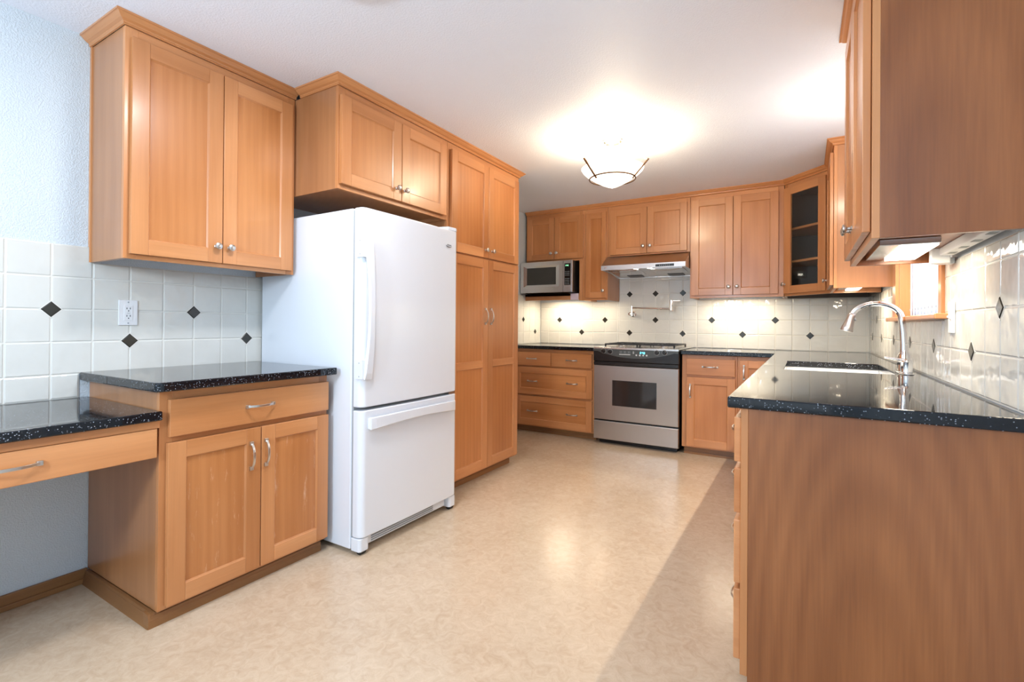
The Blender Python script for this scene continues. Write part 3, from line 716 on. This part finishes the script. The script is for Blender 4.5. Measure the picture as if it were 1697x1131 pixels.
# ------------------------------------------------------------------ base cabinets, far wall
T = TB(4.480)
Fb = thing('base_cabinet', 'wood base cabinet of four drawers left of the range', 'cabinet', (-2.2, 4.78, 0))
carcass(T, -2.670, -1.752, .618, .070, .879, Fb, rec=.0, mid=[(.690, .702), (.388, .400)])
slab(T, -2.640, -2.2205, .706, .846, Fb, [('h', -2.438, .777)]); slab(T, -2.2145, -1.772, .706, .846, Fb, [('h', -1.986, .777)])
for z0, z1, hz in ((.405, .688, .544), (.084, .386, .234)):
    door(T, -2.640, -1.768, z0, z1, Fb, [('h', -2.428, hz), ('h', -1.980, hz)], name='drawer', panel=WHP)
b = MB(); b.box(-2.670, -1.752, 4.545, 5.09, 0, .070, WT); b.box(-2.670, -1.752, 4.535, 4.545, 0, .02, WT); b.build('toe_kick', Fb, bevel=.002)
Gb = thing('base_cabinet', 'wood base cabinet with one drawer and door right of the range', 'cabinet', (-.71, 4.78, 0))
carcass(T, -.928, -.479, .618, .065, .879, Gb, rec=.0, mid=[(.685, .703)])
slab(T, -.888, -.496, .704, .846, Gb, [('h', -.692, .778, .132)]); door(T, -.886, -.494, .079, .684, Gb, [('v', -.854, .563)])
b = MB(); b.box(-.915, -.479, 4.515, 5.09, 0, .065, WT); b.box(-.915, -.479, 4.505, 4.515, 0, .022, WT); b.build('toe_kick', Gb, bevel=.002)
Hb = thing('base_cabinet', 'corner wood base cabinet door half hidden behind the right counter', 'cabinet', (-.1, 4.78, 0))
carcass(T, -.477, -.168, .618, .065, .879, Hb, rec=.0, stl=.02)
door(T, -.460, -.215, .079, .846, Hb, [('v', -.428, .748)])
b = MB(); b.box(-.477, -.168, 4.515, 5.09, 0, .065, WT); b.build('toe_kick', Hb, bevel=.002)

# right run (peninsula side)
T = TR(-.168)
Pd = thing('base_cabinet', 'four-drawer wood base cabinet with large plain end panel at lower right', 'cabinet', (.15, 1.9, 0))
DP = XR + .168 - .012
b = MB(); t = .018
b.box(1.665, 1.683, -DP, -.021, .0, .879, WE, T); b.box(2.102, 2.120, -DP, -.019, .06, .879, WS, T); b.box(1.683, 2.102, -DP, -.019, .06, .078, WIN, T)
b.box(1.665, 1.700, -.021, 0, .052, .879, WV, T); b.box(2.085, 2.120, -.019, 0, .06, .879, WV, T); b.box(1.700, 2.085, -.017, -.003, .08, .879, WV, T); b.box(1.7, 2.085, -.019, 0, .06, .08, WH, T)
b.build('cabinet_body', Pd, bevel=.0015)
for z0, z1 in ((.704, .845), (.543, .684), (.321, .520), (.082, .303)):
    slab(T, 1.690, 2.100, z0, z1, Pd, [('h', 1.895, (z0 + z1) / 2)])
b = MB(); b.box(-.10, .47, 1.684, 2.12, 0, .06, WT); b.build('toe_kick', Pd)
Sb = thing('base_cabinet', 'long wood sink base cabinet under the right counter', 'cabinet', (.15, 3.3, 0))
b = MB(); b.box(2.124, 2.142, -DP, -.019, .06, .879, WS, T); b.box(4.44, 4.458, -DP, -.019, .06, .879, WS, T); b.box(2.142, 4.44, -DP, -.019, .06, .078, WIN, T)
b.box(2.124, 4.458, -.019, 0, .06, .10, WH, T); b.box(2.124, 4.458, -.019, 0, .85, .879, WH, T); b.box(2.124, 4.458, -.017, -.003, .10, .85, WV, T)
b.build('cabinet_body', Sb, bevel=.0012)
for i in range(5):
    u = 2.15 + i * .455
    door(T, u, u + .445, .082, .684, Sb, [('v', u + (.41 if i % 2 == 0 else .035), .62)]); slab(T, u, u + .445, .704, .845, Sb)
b = MB(); b.box(-.10, .47, 2.13, 4.45, 0, .06, WT); b.build('toe_kick', Sb)

# ------------------------------------------------------------------ range
RX0, RX1 = -1.733, -.940
R = thing('range', 'stainless steel gas range with black control panel and oven window', 'range', (-1.336, 4.75, 0))
b = MB(); b.box(RX0 + .004, RX1 - .004, 4.44, 5.08, .045, .905, BLACK); b.box(RX0 + .03, RX1 - .03, 4.50, 5.06, .0, .045, BLACK); b.build('body', R, bevel=.002)
b = MB(); b.box(RX0 - .0, RX1 + .0, 4.46, 5.085, .9155, .922, STEELB); b.box(RX0 + .002, RX1 - .002, 4.405, 4.47, .905, .922, STEELB)
b.box(RX0 + .05, -1.37, 4.52, 5.02, .920, .9235, STEELB); b.box(-1.30, RX1 - .05, 4.52, 5.02, .920, .9235, STEELB); b.build('cooktop', R, bevel=.003)
T = TB(4.402)
b = MB(); b.prism([(.001, .905), (.0, .79), (-.038, .79), (-.038, .905)], RX0, RX1, BLACK, lambda a, d, z: T(a, d, z), axis=0)
b.build('control_panel', R, bevel=.004); cpn = [c for c in R.children if c.name.startswith('control_panel')][0]
# curved grey face on the control panel
b = MB(); pts = [(RX0 + .006, .903)] 
arc = [(RX0 + .006 + (RX1 - RX0 - .012) * k / 24, .903 - .076 * math.sin(k / 24 * PI) ** .75 if 0 < k < 24 else .885) for k in range(25)]
poly = [(RX1 - .006, .903), (RX0 + .006, .903)] + arc
b.prism([(x, z) for x, z in poly], .0, .0035, PANELG, lambda a, d, z: T(a, d, z), axis=1); b.build('control_face', cpn)
for x, z in ((-1.630, .888), (-1.565, .884), (-1.131, .888), (-1.063, .891)):
    b = MB(); o_ = T(x, .0035, z); b.lathe([(.024, 0), (.024, .001)], o_, (0, -1, 0), STEEL, 24); b.lathe([(.0215, 0), (.0215, .004), (.018, .006), (.017, .022), (.015, .025), (.004, .0255)], o_, (0, -1, 0), BLACK, 24)
    b.box(x - .003, x + .003, .026, .030, z - .016, z + .016, BLACK, T); k_ = b.build('knob', cpn, smooth='auto')
def seg7(b, x, z, h, ch, m, T, d):
    w = h * .55; t = h * .14; S7 = {'2': 'abged', '4': 'fgbc', '0': 'abcdef', '8': 'abcdefg'}[ch]
    R7 = {'a': (0, w, h - t, h), 'g': (0, w, h / 2 - t / 2, h / 2 + t / 2), 'd': (0, w, 0, t), 'f': (0, t, h / 2, h), 'b': (w - t, w, h / 2, h), 'e': (0, t, 0, h / 2), 'c': (w - t, w, 0, h / 2)}
    for s in S7: a = R7[s]; b.box(x + a[0], x + a[1], d, d + .0006, z + a[2], z + a[3], m, T)
b = MB()
for ch, x in (('2', -1.282), ('4', -1.262), ('0', -1.248)): seg7(b, x, .872, .017, ch, CYAN, T, .0035)
for z in (.877, .884): b.box(-1.2685, -1.2665, .0035, .0041, z, z + .002, CYAN, T)
b.build('clock_display', cpn)
b = MB()
for k in range(4): b.lathe([(.008, 0), (.008, .001)], T(-1.316 + k * .0315, .0035, .8585), (0, -1, 0), LEGEND, 14)
b.box(-1.478, -1.372, .0035, .0045, .857, .864, LEGEND, T)
b.prism([(-1.352, .884), (-1.334, .884), (-1.343, .893)], .0035, .0043, LEGEND, lambda a, d, z: T(a, d, z), axis=1); b.prism([(-1.352, .878), (-1.334, .878), (-1.343, .869)], .0035, .0043, LEGEND, lambda a, d, z: T(a, d, z), axis=1)
for k in range(3):
    x = -1.462 + k * .038; zz = .880
    for (a0, a1, c0, c1) in ((-.013, .013, .011, .0125), (-.013, .013, -.0125, -.011), (-.013, -.0115, -.0125, .0125), (.0115, .013, -.0125, .0125)): b.box(x + a0, x + a1, .0035, .004, zz + c0, zz + c1, GASKET, T)
    b.lathe([(.0055, 0), (.0055, .0006)], T(x, .0035, zz + .003), (0, -1, 0), GASKET, 8); b.box(x - .001, x + .001, .0035, .004, zz - .009, zz, GASKET, T)
b.build('control_buttons', cpn)
b = MB(); b.box(RX0 + .002, RX1 - .002, 4.400, 4.445, .753, .786, BLACK); b.build('door_handle', R, bevel=.006, seg=3)
b = MB(); b.box(RX0 + .003, RX1 - .003, 4.410, 4.442, .238, .750, STEEL); od = b.build('oven_door', R, bevel=.004)
b = MB(); b.box(-1.546, -1.134, 4.4065, 4.412, .376, .615, OVENGL); b.build('oven_window', od, bevel=.001)
b = MB(); b.box(RX0 + .003, RX1 - .003, 4.410, 4.442, .050, .223, STEEL); b.build('warming_drawer', R, bevel=.004)
# burners and grates
for bx_, by_ in ((-1.54, 4.64), (-1.54, 4.90), (-1.13, 4.64), (-1.13, 4.90)):
    b = MB(); b.lathe([(.050, 0), (.050, .006), (.038, .009), (.036, .016), (.020, .018)], (bx_, by_, .9235), (0, 0, 1), STEEL, 20); b.lathe([(.032, 0), (.032, .005), (.01, .007)], (bx_, by_, .940), (0, 0, 1), IRON, 20)
    b.build('burner', R, smooth='auto')
for x0, x1 in ((-1.668, -1.343), (-1.330, -1.003)):
    b = MB(); zt = .955
    for (a0, a1, c0, c1) in ((x0, x1, 4.530, 4.542), (x0, x1, 5.008, 5.020), (x0, x0 + .012, 4.53, 5.02), (x1 - .012, x1, 4.53, 5.02), (x0, x1, 4.769, 4.781)): b.box(a0, a1, c0, c1, zt - .012, zt, IRON)
    xm = (x0 + x1) / 2
    for yc in (4.65, 4.90):
        b.box(x0, xm - .035, yc - .005, yc + .005, zt - .012, zt + .002, IRON); b.box(xm + .035, x1, yc - .005, yc + .005, zt - .012, zt + .002, IRON)
        b.box(xm - .005, xm + .005, yc - .12, yc - .035, zt - .012, zt + .002, IRON); b.box(xm - .005, xm + .005, yc + .035, yc + .12, zt - .012, zt + .002, IRON)
    for x in (x0, x1 - .014):
        for y in (4.53, 5.006): b.box(x, x + .014, y, y + .014, .9225, zt, IRON)
    b.build('grate', R, bevel=.002)

# range hood
HD = thing('range_hood', 'stainless steel range hood mounted under the short cabinet', 'range hood', (-1.33, 4.8, 1.60))
hx0, hx1 = -1.715, -.9185
b = MB()
prof = [(4.546, 1.713), (4.540, 1.713), (4.540, 1.669), (4.552, 1.669), (4.552, 1.70), (4.73, 1.81), (4.73, 1.822), (4.716, 1.822)]
b.prism([(4.540, 1.713), (4.540, 1.669), (4.546, 1.669), (4.546, 1.709), (4.724, 1.816), (5.095, 1.816), (5.095, 1.823), (4.718, 1.823)], hx0, hx1, STEEL, axis=0)
side = [(4.546, 1.669), (4.546, 1.709), (4.72, 1.812), (5.095, 1.812), (5.095, 1.632), (5.02, 1.634), (4.95, 1.643), (4.87, 1.657), (4.80, 1.664), (4.70, 1.667)]
b.prism(side, hx0, hx0 + .004, STEELB, axis=0); b.prism(side, hx1 - .004, hx1, STEELB, axis=0)
b.box(hx0, hx1, 5.088, 5.095, 1.632, 1.812, STEEL)
b.build('canopy', HD)
b = MB(); b.prism([(4.552, 1.675), (4.70, 1.673), (4.80, 1.670), (4.95, 1.652), (5.088, 1.640), (5.088, 1.646), (4.95, 1.658), (4.80, 1.676), (4.552, 1.681)], hx0 + .005, hx1 - .005, STEELB, axis=0); b.build('underside_panel', HD)
def under(y): # height of the underside at y
    P_ = [(4.552, 1.675), (4.70, 1.673), (4.80, 1.670), (4.95, 1.652), (5.088, 1.640)]
    for (a, c), (e, g) in zip(P_, P_[1:]):
        if a <= y <= e: return c + (g - c) * (y - a) / (e - a)
for xc in (-1.53, -1.12):
    b = MB(); y0, y1 = 4.66, 4.93
    for (ya_, yb_) in ((4.66, 4.80), (4.80, 4.93)):
        b.add([(xc - .15, ya_, under(ya_) - .004), (xc + .15, ya_, under(ya_) - .004), (xc + .15, yb_, under(yb_) - .004), (xc - .15, yb_, under(yb_) - .004),
               (xc - .15, ya_, under(ya_) + .001), (xc + .15, ya_, under(ya_) + .001), (xc + .15, yb_, under(yb_) + .001), (xc - .15, yb_, under(yb_) + .001)],
              [(0, 1, 2, 3), (4, 5, 6, 7), (0, 1, 5, 4), (1, 2, 6, 5), (2, 3, 7, 6), (3, 0, 4, 7)], CHROME)
    f_ = b.build('filter', HD)
    b = MB(); pts = [(xc - .12 + .24 * k / 10, 4.70, under(4.70) - .006 - .012 * math.sin(k / 10 * PI)) for k in range(11)]; b.tube(pts, .003, STEEL, 8); b.build('filter_handle', f_)
    b = MB(); b.add([(xc - .075 + .02, 4.955, under(4.955) - .0045), (xc + .075 + .02, 4.955, under(4.955) - .0045), (xc + .075 + .02, 5.06, under(5.06) - .0045), (xc - .055, 5.06, under(5.06) - .0045),
               (xc - .055, 4.955, under(4.955) - .0005), (xc + .095, 4.955, under(4.955) - .0005), (xc + .095, 5.06, under(5.06) - .0005), (xc - .055, 5.06, under(5.06) - .0005)],
              [(0, 1, 2, 3), (4, 5, 6, 7), (0, 1, 5, 4), (1, 2, 6, 5), (2, 3, 7, 6), (3, 0, 4, 7)], BLACK); b.build('vent_slot', HD)
for xc in (-1.385, -1.255):
    b = MB(); b.lathe([(.022, 0), (.022, .003), (.012, .004)], (xc, 4.60, 1.6745), (0, 0, -1), DIFF, 16); b.build('hood_light', HD)
b = MB(); b.box(-1.186, -1.017, 4.5385, 4.541, 1.677, 1.700, BLACK); cp = b.build('switch_panel', HD, bevel=.0008)
b = MB()
for k in range(6): b.box(-1.15 + k * .017, -1.143 + k * .017, 4.5378, 4.5388, 1.6865, 1.6895, LEGEND)
b.build('switch_marks', cp)
b = MB(); b.box(-1.68, -1.655, 4.539, 4.541, 1.685, 1.699, STEELB); b.build('maker_plate', HD)

# pot filler
PF = thing('pot_filler', 'folded chrome pot filler tap on the tile above the range', 'tap', (-1.55, 5.09, 1.24))
b = MB(); b.lathe([(.030, 0), (.030, .006), (.018, .012), (.014, .02), (.013, .115), (.016, .120), (.016, .135)], (-1.558, 5.100, 1.250), (0, -1, 0), CHROME, 20); b.build('wall_flange', PF, smooth='auto')
b = MB(); b.tube([(-1.535, 4.958, 1.228), (-1.535, 4.958, 1.330)], .0125, CHROME, 16); b.tube([(-1.552, 4.966, 1.247), (-1.535, 4.958, 1.247)], .012, CHROME, 12); b.build('first_joint', PF, smooth='auto')
b = MB(); b.tube([(-1.535, 4.958, 1.312), (-1.33, 4.952, 1.306), (-1.135, 4.947, 1.300)], .0085, CHROME, 12); b.build('arm', PF, smooth='auto')
b = MB(); b.tube([(-1.135, 4.947, 1.285), (-1.135, 4.947, 1.385)], .015, CHROME, 16); b.tube([(-1.135, 4.947, 1.378), (-1.05, 4.960, 1.378)], .008, CHROME, 12); b.tube([(-1.12, 4.947, 1.283), (-1.14, 5.03, 1.30), (-1.30, 5.06, 1.302)], .0075, CHROME, 10); b.build('second_joint', PF, smooth='auto')
b = MB(); b.tube([(-1.520, 4.975, 1.247), (-1.480, 4.955, 1.243)], .0045, CHROME, 10); b.build('valve_lever', PF, smooth='auto')

# microwave
MW = thing('microwave', 'stainless steel microwave oven sitting on the open shelf', 'microwave', (-2.35, 4.85, 1.4645))
mx0, mx1, my, mz0, mz1 = -2.666, -2.052, 4.605, 1.474, 1.803
b = MB(); b.box(mx0 + .004, mx1 - .002, my + .016, 5.04, mz0, mz1, BLACK); b.build('housing', MW, bevel=.003)
b = MB()
for x in (mx0 + .04, mx1 - .06):
    for y in (my + .05, 4.98): b.box(x, x + .02, y, y + .02, 1.465, mz0 + .001, RUBBER)
b.build('feet', MW)
T = TB(my)
b = MB(); xd = -2.157; wx0, wx1, wz0, wz1 = -2.592, -2.243, 1.557, 1.742; ox0, ox1, oz0, oz1 = -2.628, -2.203, 1.535, 1.762
for (a0, a1, c0, c1) in ((mx0, ox0, mz0, mz1), (ox1, xd, mz0, mz1), (ox0, ox1, mz0, oz0), (ox0, ox1, oz1, mz1)): b.box(a0, a1, -.016, 0, c0, c1, STEELB, T)
P_ = [(ox0, 0, oz0), (ox1, 0, oz0), (ox1, 0, oz1), (ox0, 0, oz1)]; Q_ = [(wx0, -.012, wz0), (wx1, -.012, wz0), (wx1, -.012, wz1), (wx0, -.012, wz1)]
b.add(P_ + Q_, [(k, (k + 1) % 4, 4 + (k + 1) % 4, 4 + k) for k in range(4)], STEELB, T)
md = b.build('door', MW)
b = MB(); b.box(wx0 - .002, wx1 + .002, -.0145, -.0122, wz0 - .002, wz1 + .002, MWGL, T); b.build('window', md)
b = MB(); b.box(xd + .003, mx1, -.016, 0, mz0, mz1, STEELB, T); cp = b.build('control_panel', MW, bevel=.0015)
b = MB(); b.box(xd + .018, mx1 - .018, 0, .0015, 1.545, 1.770, BLACKG, T); b.build('keypad', cp)
b = MB(); xk = xd + .026
for r_ in range(8):
    if r_ == 4: continue
    for c_ in range(3): b.box(xk + c_ * .018, xk + .011 + c_ * .018, .0015, .0021, 1.555 + r_ * .018, 1.5605 + r_ * .018, GASKET, T)
b.build('key_legends', cp)
b = MB()
for ch, x in (('2', xk + .006), ('4', xk + .0185), ('0', xk + .029)): seg7(b, x, 1.742, .013, ch, GREEN, T, .0015)
b.build('clock_display', cp)
b = MB(); b.box(xd + .012, mx1 - .012, 0, .002, 1.482, 1.530, STEELB, T); b.build('door_button', cp, bevel=.001)

# ------------------------------------------------------------------ sink and faucet
SK = thing('sink', 'white undermount sink in the right counter beside the faucet', 'sink', (.14, 3.2, .66))
x0, x1, y0, y1 = SH; b = MB(); e = .012; zb = .665
x0 -= .006; x1 += .006; y0 -= .006; y1 += .006
outer = [(x0 - e, x1 + e, y0 - e, y1 + e)]
b.box(x0 - e, x1 + e, y0 - e, y1 + e, zb, zb + .012, SINKW)
b.box(x0 - e, x0, y0 - e, y1 + e, zb, .879, SINKW); b.box(x1, x1 + e, y0 - e, y1 + e, zb, .879, SINKW)
b.box(x0, x1, y0 - e, y0, zb, .879, SINKW); b.box(x0, x1, y1, y1 + e, zb, .879, SINKW)
b.build('basin', SK, bevel=.004)
b = MB(); b.lathe([(.045, 0), (.045, .002), (.03, .003), (.028, .001)], (.14, 3.2, zb + .012), (0, 0, 1), CHROME, 24); b.build('drain', SK, smooth='auto')

FA = thing('faucet', 'tall arched pull-down chrome kitchen faucet on the right counter', 'faucet', (.412, 2.97, .914))
b = MB(); n = 24; pl = []
for k in range(n):
    a = 2 * PI * k / n; pl.append((.412 + .030 * math.copysign(abs(math.cos(a)) ** .8, math.cos(a)), 2.97 + .128 * math.copysign(abs(math.sin(a)) ** .8, math.sin(a))))
b.prism(pl, .9145, .9185, CHROME); b.build('deck_plate', FA, bevel=.0015)
b = MB(); b.lathe([(.0290, 0), (.0300, .004), (.0285, .010), (.0285, .056), (.0295, .060), (.0285, .064), (.026, .078), (.019, .094), (.016, .105)], (.412, 2.97, .9185), (0, 0, 1), CHROME, 28); b.build('body', FA, smooth='auto')
pts = [(.410, 2.97, 1.000), (.410, 2.97, 1.05), (.407, 2.97, 1.11), (.401, 2.97, 1.170)]
ctr = (.301, 1.175)
for k in range(1, 17):
    a = k / 16 * math.radians(163); pts.append((ctr[0] + .100 * math.cos(a), 2.97, ctr[1] + .074 * math.sin(a)))
b = MB(); b.tube(pts, [.0165, .0158, .0152] + [.0142] * 3 + [.0130] * (len(pts) - 6), CHROME, 18); b.build('spout', FA, smooth='auto')
e1 = Vector(pts[-1]); dr = Vector((-.27, 0, -.963)).normalized()
b = MB(); b.lathe([(.0135, -.006), (.0165, 0), (.0175, .006), (.0175, .020), (.0200, .040), (.0255, .066), (.0285, .080), (.0280, .087), (.022, .089)], e1, dr, STEEL, 24); sp = b.build('spray_head', FA, smooth='auto')
b = MB(); c0 = e1 + dr * .030 + Vector((.017, 0, .004)); b.lathe([(.009, 0), (.010, .004), (.006, .008)], c0, (1, 0, .35), GASKET, 14); b.build('spray_button', sp, smooth='auto')
b = MB(); b.lathe([(.0225, 0), (.0235, .003), (.0225, .008), (.0225, .050), (.0235, .053), (.021, .060), (.006, .062)], (.414, 2.921, .9185), (0, 0, 1), CHROME, 24); b.build('side_valve', FA, smooth='auto')
b = MB(); b.tube([(.414, 2.921, .978), (.38, 2.924, .981), (.330, 2.927, .989)], [.007, .006, .0048], CHROME, 12); b.build('lever', FA, smooth='auto')

# switch plate on right wall
SW = thing('light_switch', 'white light switch plate on the tile near the window', 'switch', (XR - .008, 2.42, 1.112))
T = TR(XR - .0075)
b = MB(); b.box(2.382, 2.460, 0, .006, 1.113, 1.232, WHITEP, T); b.build('wall_plate', SW, bevel=.002)
b = MB(); b.prism([(.005, 1.164), (.016, 1.172), (.016, 1.178), (.005, 1.184)], 2.414, 2.428, WHITEP, lambda a, d, z: T(a, d, z), axis=0); b.build('toggle', SW)

# ------------------------------------------------------------------ under-cabinet lights and power strip
def strip(T, u0, u1, d0, d1, zt, label, power, parent_light=True, long_u=True):
    root = thing('under_cabinet_light', label, 'light', T((u0 + u1) / 2, (d0 + d1) / 2, zt - .026), 'under-cabinet strip lights')
    b = MB(); b.box(u0, u1, d0, d1, zt - .022, zt - .0005, STEELB, T); b.build('housing', root, bevel=.002)
    b = MB(); b.box(u0 + .01, u1 - .01, d0 + .004, d0 + (d1 - d0) * .62, zt - .027, zt - .022, DIFF, T); b.build('diffuser', root, bevel=.001)
    c = T((u0 + u1) / 2, d0 + (d1 - d0) * .35, zt - .030)
    vec = Vector(T(u1, 0, 0)) - Vector(T(u0, 0, 0)); long = (u1 - u0 - .1); 
    l = light('strip_light', 'AREA', c, power, (1, .82, .58), abs(vec.x) / max(vec.length, 1e-6) * (long - .06) + .06 if abs(vec.x) > abs(vec.y) else .06, abs(long) if abs(vec.y) > abs(vec.x) else .06)
    l.rotation_euler = (0, 0, 0)
    return root
T = TR(.164)
strip(T, 2.03, 2.46, -.21, -.05, 1.4275, 'lit light panel under the near right upper cabinet', 1.8)
strip(T, 3.95, 4.36, -.175, -.045, 1.4275, 'lit light panel under the cabinet beyond the window', 4.8)
T = TB(4.726)
strip(T, -.83, -.25, -.20, -.08, 1.4275, 'lit light strip under the full-height cabinet right of the hood', 3.7)
strip(T, -2.52, -2.08, -.22, -.10, 1.4375, 'lit light strip under the microwave shelf', 3.7)
strip(T, -1.96, -1.75, -.18, -.10, 1.4275, 'small lit light strip under the narrow cabinet', 1.2)
PS = thing('power_strip', 'long white plug strip under the near right cabinet along the wall', 'power strip', (.45, 2.1, 1.40))
T = TR(XR - .008); b = MB(); b.box(1.745, 2.34, .012, .052, 1.398, 1.4275, WHITEP, T); b.build('body', PS, bevel=.003)
b = MB()
for k in range(4): b.box(1.82 + k * .14, 1.86 + k * .14, .022, .042, 1.3968, 1.3985, GASKET, T)
b.build('sockets', PS)
b = MB(); b.box(2.35, 2.385, .020, .075, 1.372, 1.4275, WHITEP, T); b.box(2.385, 2.425, .0, .055, 1.372, 1.395, WHITEP, T); b.build('plug', PS, bevel=.003)
b = MB(); b.tube([(XR - .03, 2.42, 1.384), (XR - .025, 2.445, 1.390), (XR - .03, 2.46, 1.408), (XR - .045, 2.465, 1.42)], .0035, RUBBER, 8); b.build('cord', PS)

# ------------------------------------------------------------------ ceiling lamps
LP = thing('ceiling_lamp', 'semi-flush ceiling lamp with lit glass bowl and bronze ring', 'ceiling lamp', (-1.10, 3.11, 2.05))
cx, cy = -1.10, 3.11
b = MB(); b.lathe([(.066, 0), (.066, .008), (.060, .012), (.060, .022), (.048, .030), (.02, .034)], (cx, cy, HC), (0, 0, -1), NICKEL, 32); b.build('canopy', LP, smooth='auto')
b = MB(); b.tube([(cx, cy, HC - .03), (cx, cy, 2.10)], .006, WHITEP, 12); b.build('stem', LP, smooth='auto')
BRZ = plain('bronze_metal', lin('7A5E45'), .35, .9)
b = MB(); prof = [(.004, 2.046), (.03, 2.054), (.07, 2.072), (.12, 2.100), (.165, 2.130), (.195, 2.158), (.205, 2.175), (.201, 2.177), (.190, 2.160), (.16, 2.136), (.115, 2.106), (.065, 2.078), (.03, 2.062), (.004, 2.054)]
n = 40; vs = [(cx + r * math.cos(2 * PI * k / n), cy + r * math.sin(2 * PI * k / n), z) for r, z in prof for k in range(n)]
b.add(vs, [(i * n + k, i * n + (k + 1) % n, (i + 1) * n + (k + 1) % n, (i + 1) * n + k) for i in range(len(prof) - 1) for k in range(n)], LAMPG); b.build('glass_bowl', LP, smooth=True)
b = MB(); n = 48; b.tube([(cx + .150 * math.cos(2 * PI * k / n), cy + .150 * math.sin(2 * PI * k / n), 2.106) for k in range(n + 1)], .0050, BRZ, 8); b.build('ring', LP, smooth='auto')
for k in range(3):
    a = math.radians(30 + 31 + k * 120 - 30 + 0)
    # arms set so two show left and right as in the room
    a = math.radians((1, 241, 121)[k])
    c_, s_ = math.cos(a), math.sin(a)
    b = MB(); b.sweep_rect([(cx + .135 * c_, cy + .135 * s_, 2.092), (cx + .165 * c_, cy + .165 * s_, 2.124), (cx + .240 * c_, cy + .240 * s_, 2.205)], (-s_, c_, 0), .012, .006, BRZ)
    arm = b.build('arm', LP)
    b = MB(); b.tube([(cx + .232 * c_, cy + .232 * s_, 2.200), (cx + .04 * c_, cy + .04 * s_, HC - .030)], .0016, WHITEP, 6); b.build('support_rod', arm)
NL = thing('ceiling_light', 'round grey ceiling fixture cut off by the top edge', 'ceiling light', (-1.36, 1.14, 2.33))
b = MB(); b.lathe([(.128, 0), (.130, .004), (.130, .030), (.124, .034), (.118, .034)], (-1.36, 1.14, HC), (0, 0, -1), NICKEL, 48); b.build('trim_ring', NL, smooth='auto')
PL = thing('pendant_light', 'lit globe pendant hanging over the sink by the window', 'pendant light', (.25, 3.10, 2.0))
b = MB(); b.lathe([(.05, 0), (.05, .012), (.012, .02)], (.25, 3.10, HC), (0, 0, -1), NICKEL, 24); b.tube([(.25, 3.10, HC - .02), (.25, 3.10, 2.155)], .005, NICKEL, 10); b.build('stem', PL, smooth='auto')
b = MB(); b.lathe([(.02, 0), (.024, .01), (.024, .03)], (.25, 3.10, 2.165), (0, 0, -1), NICKEL, 20); b.build('cap', PL, smooth='auto')
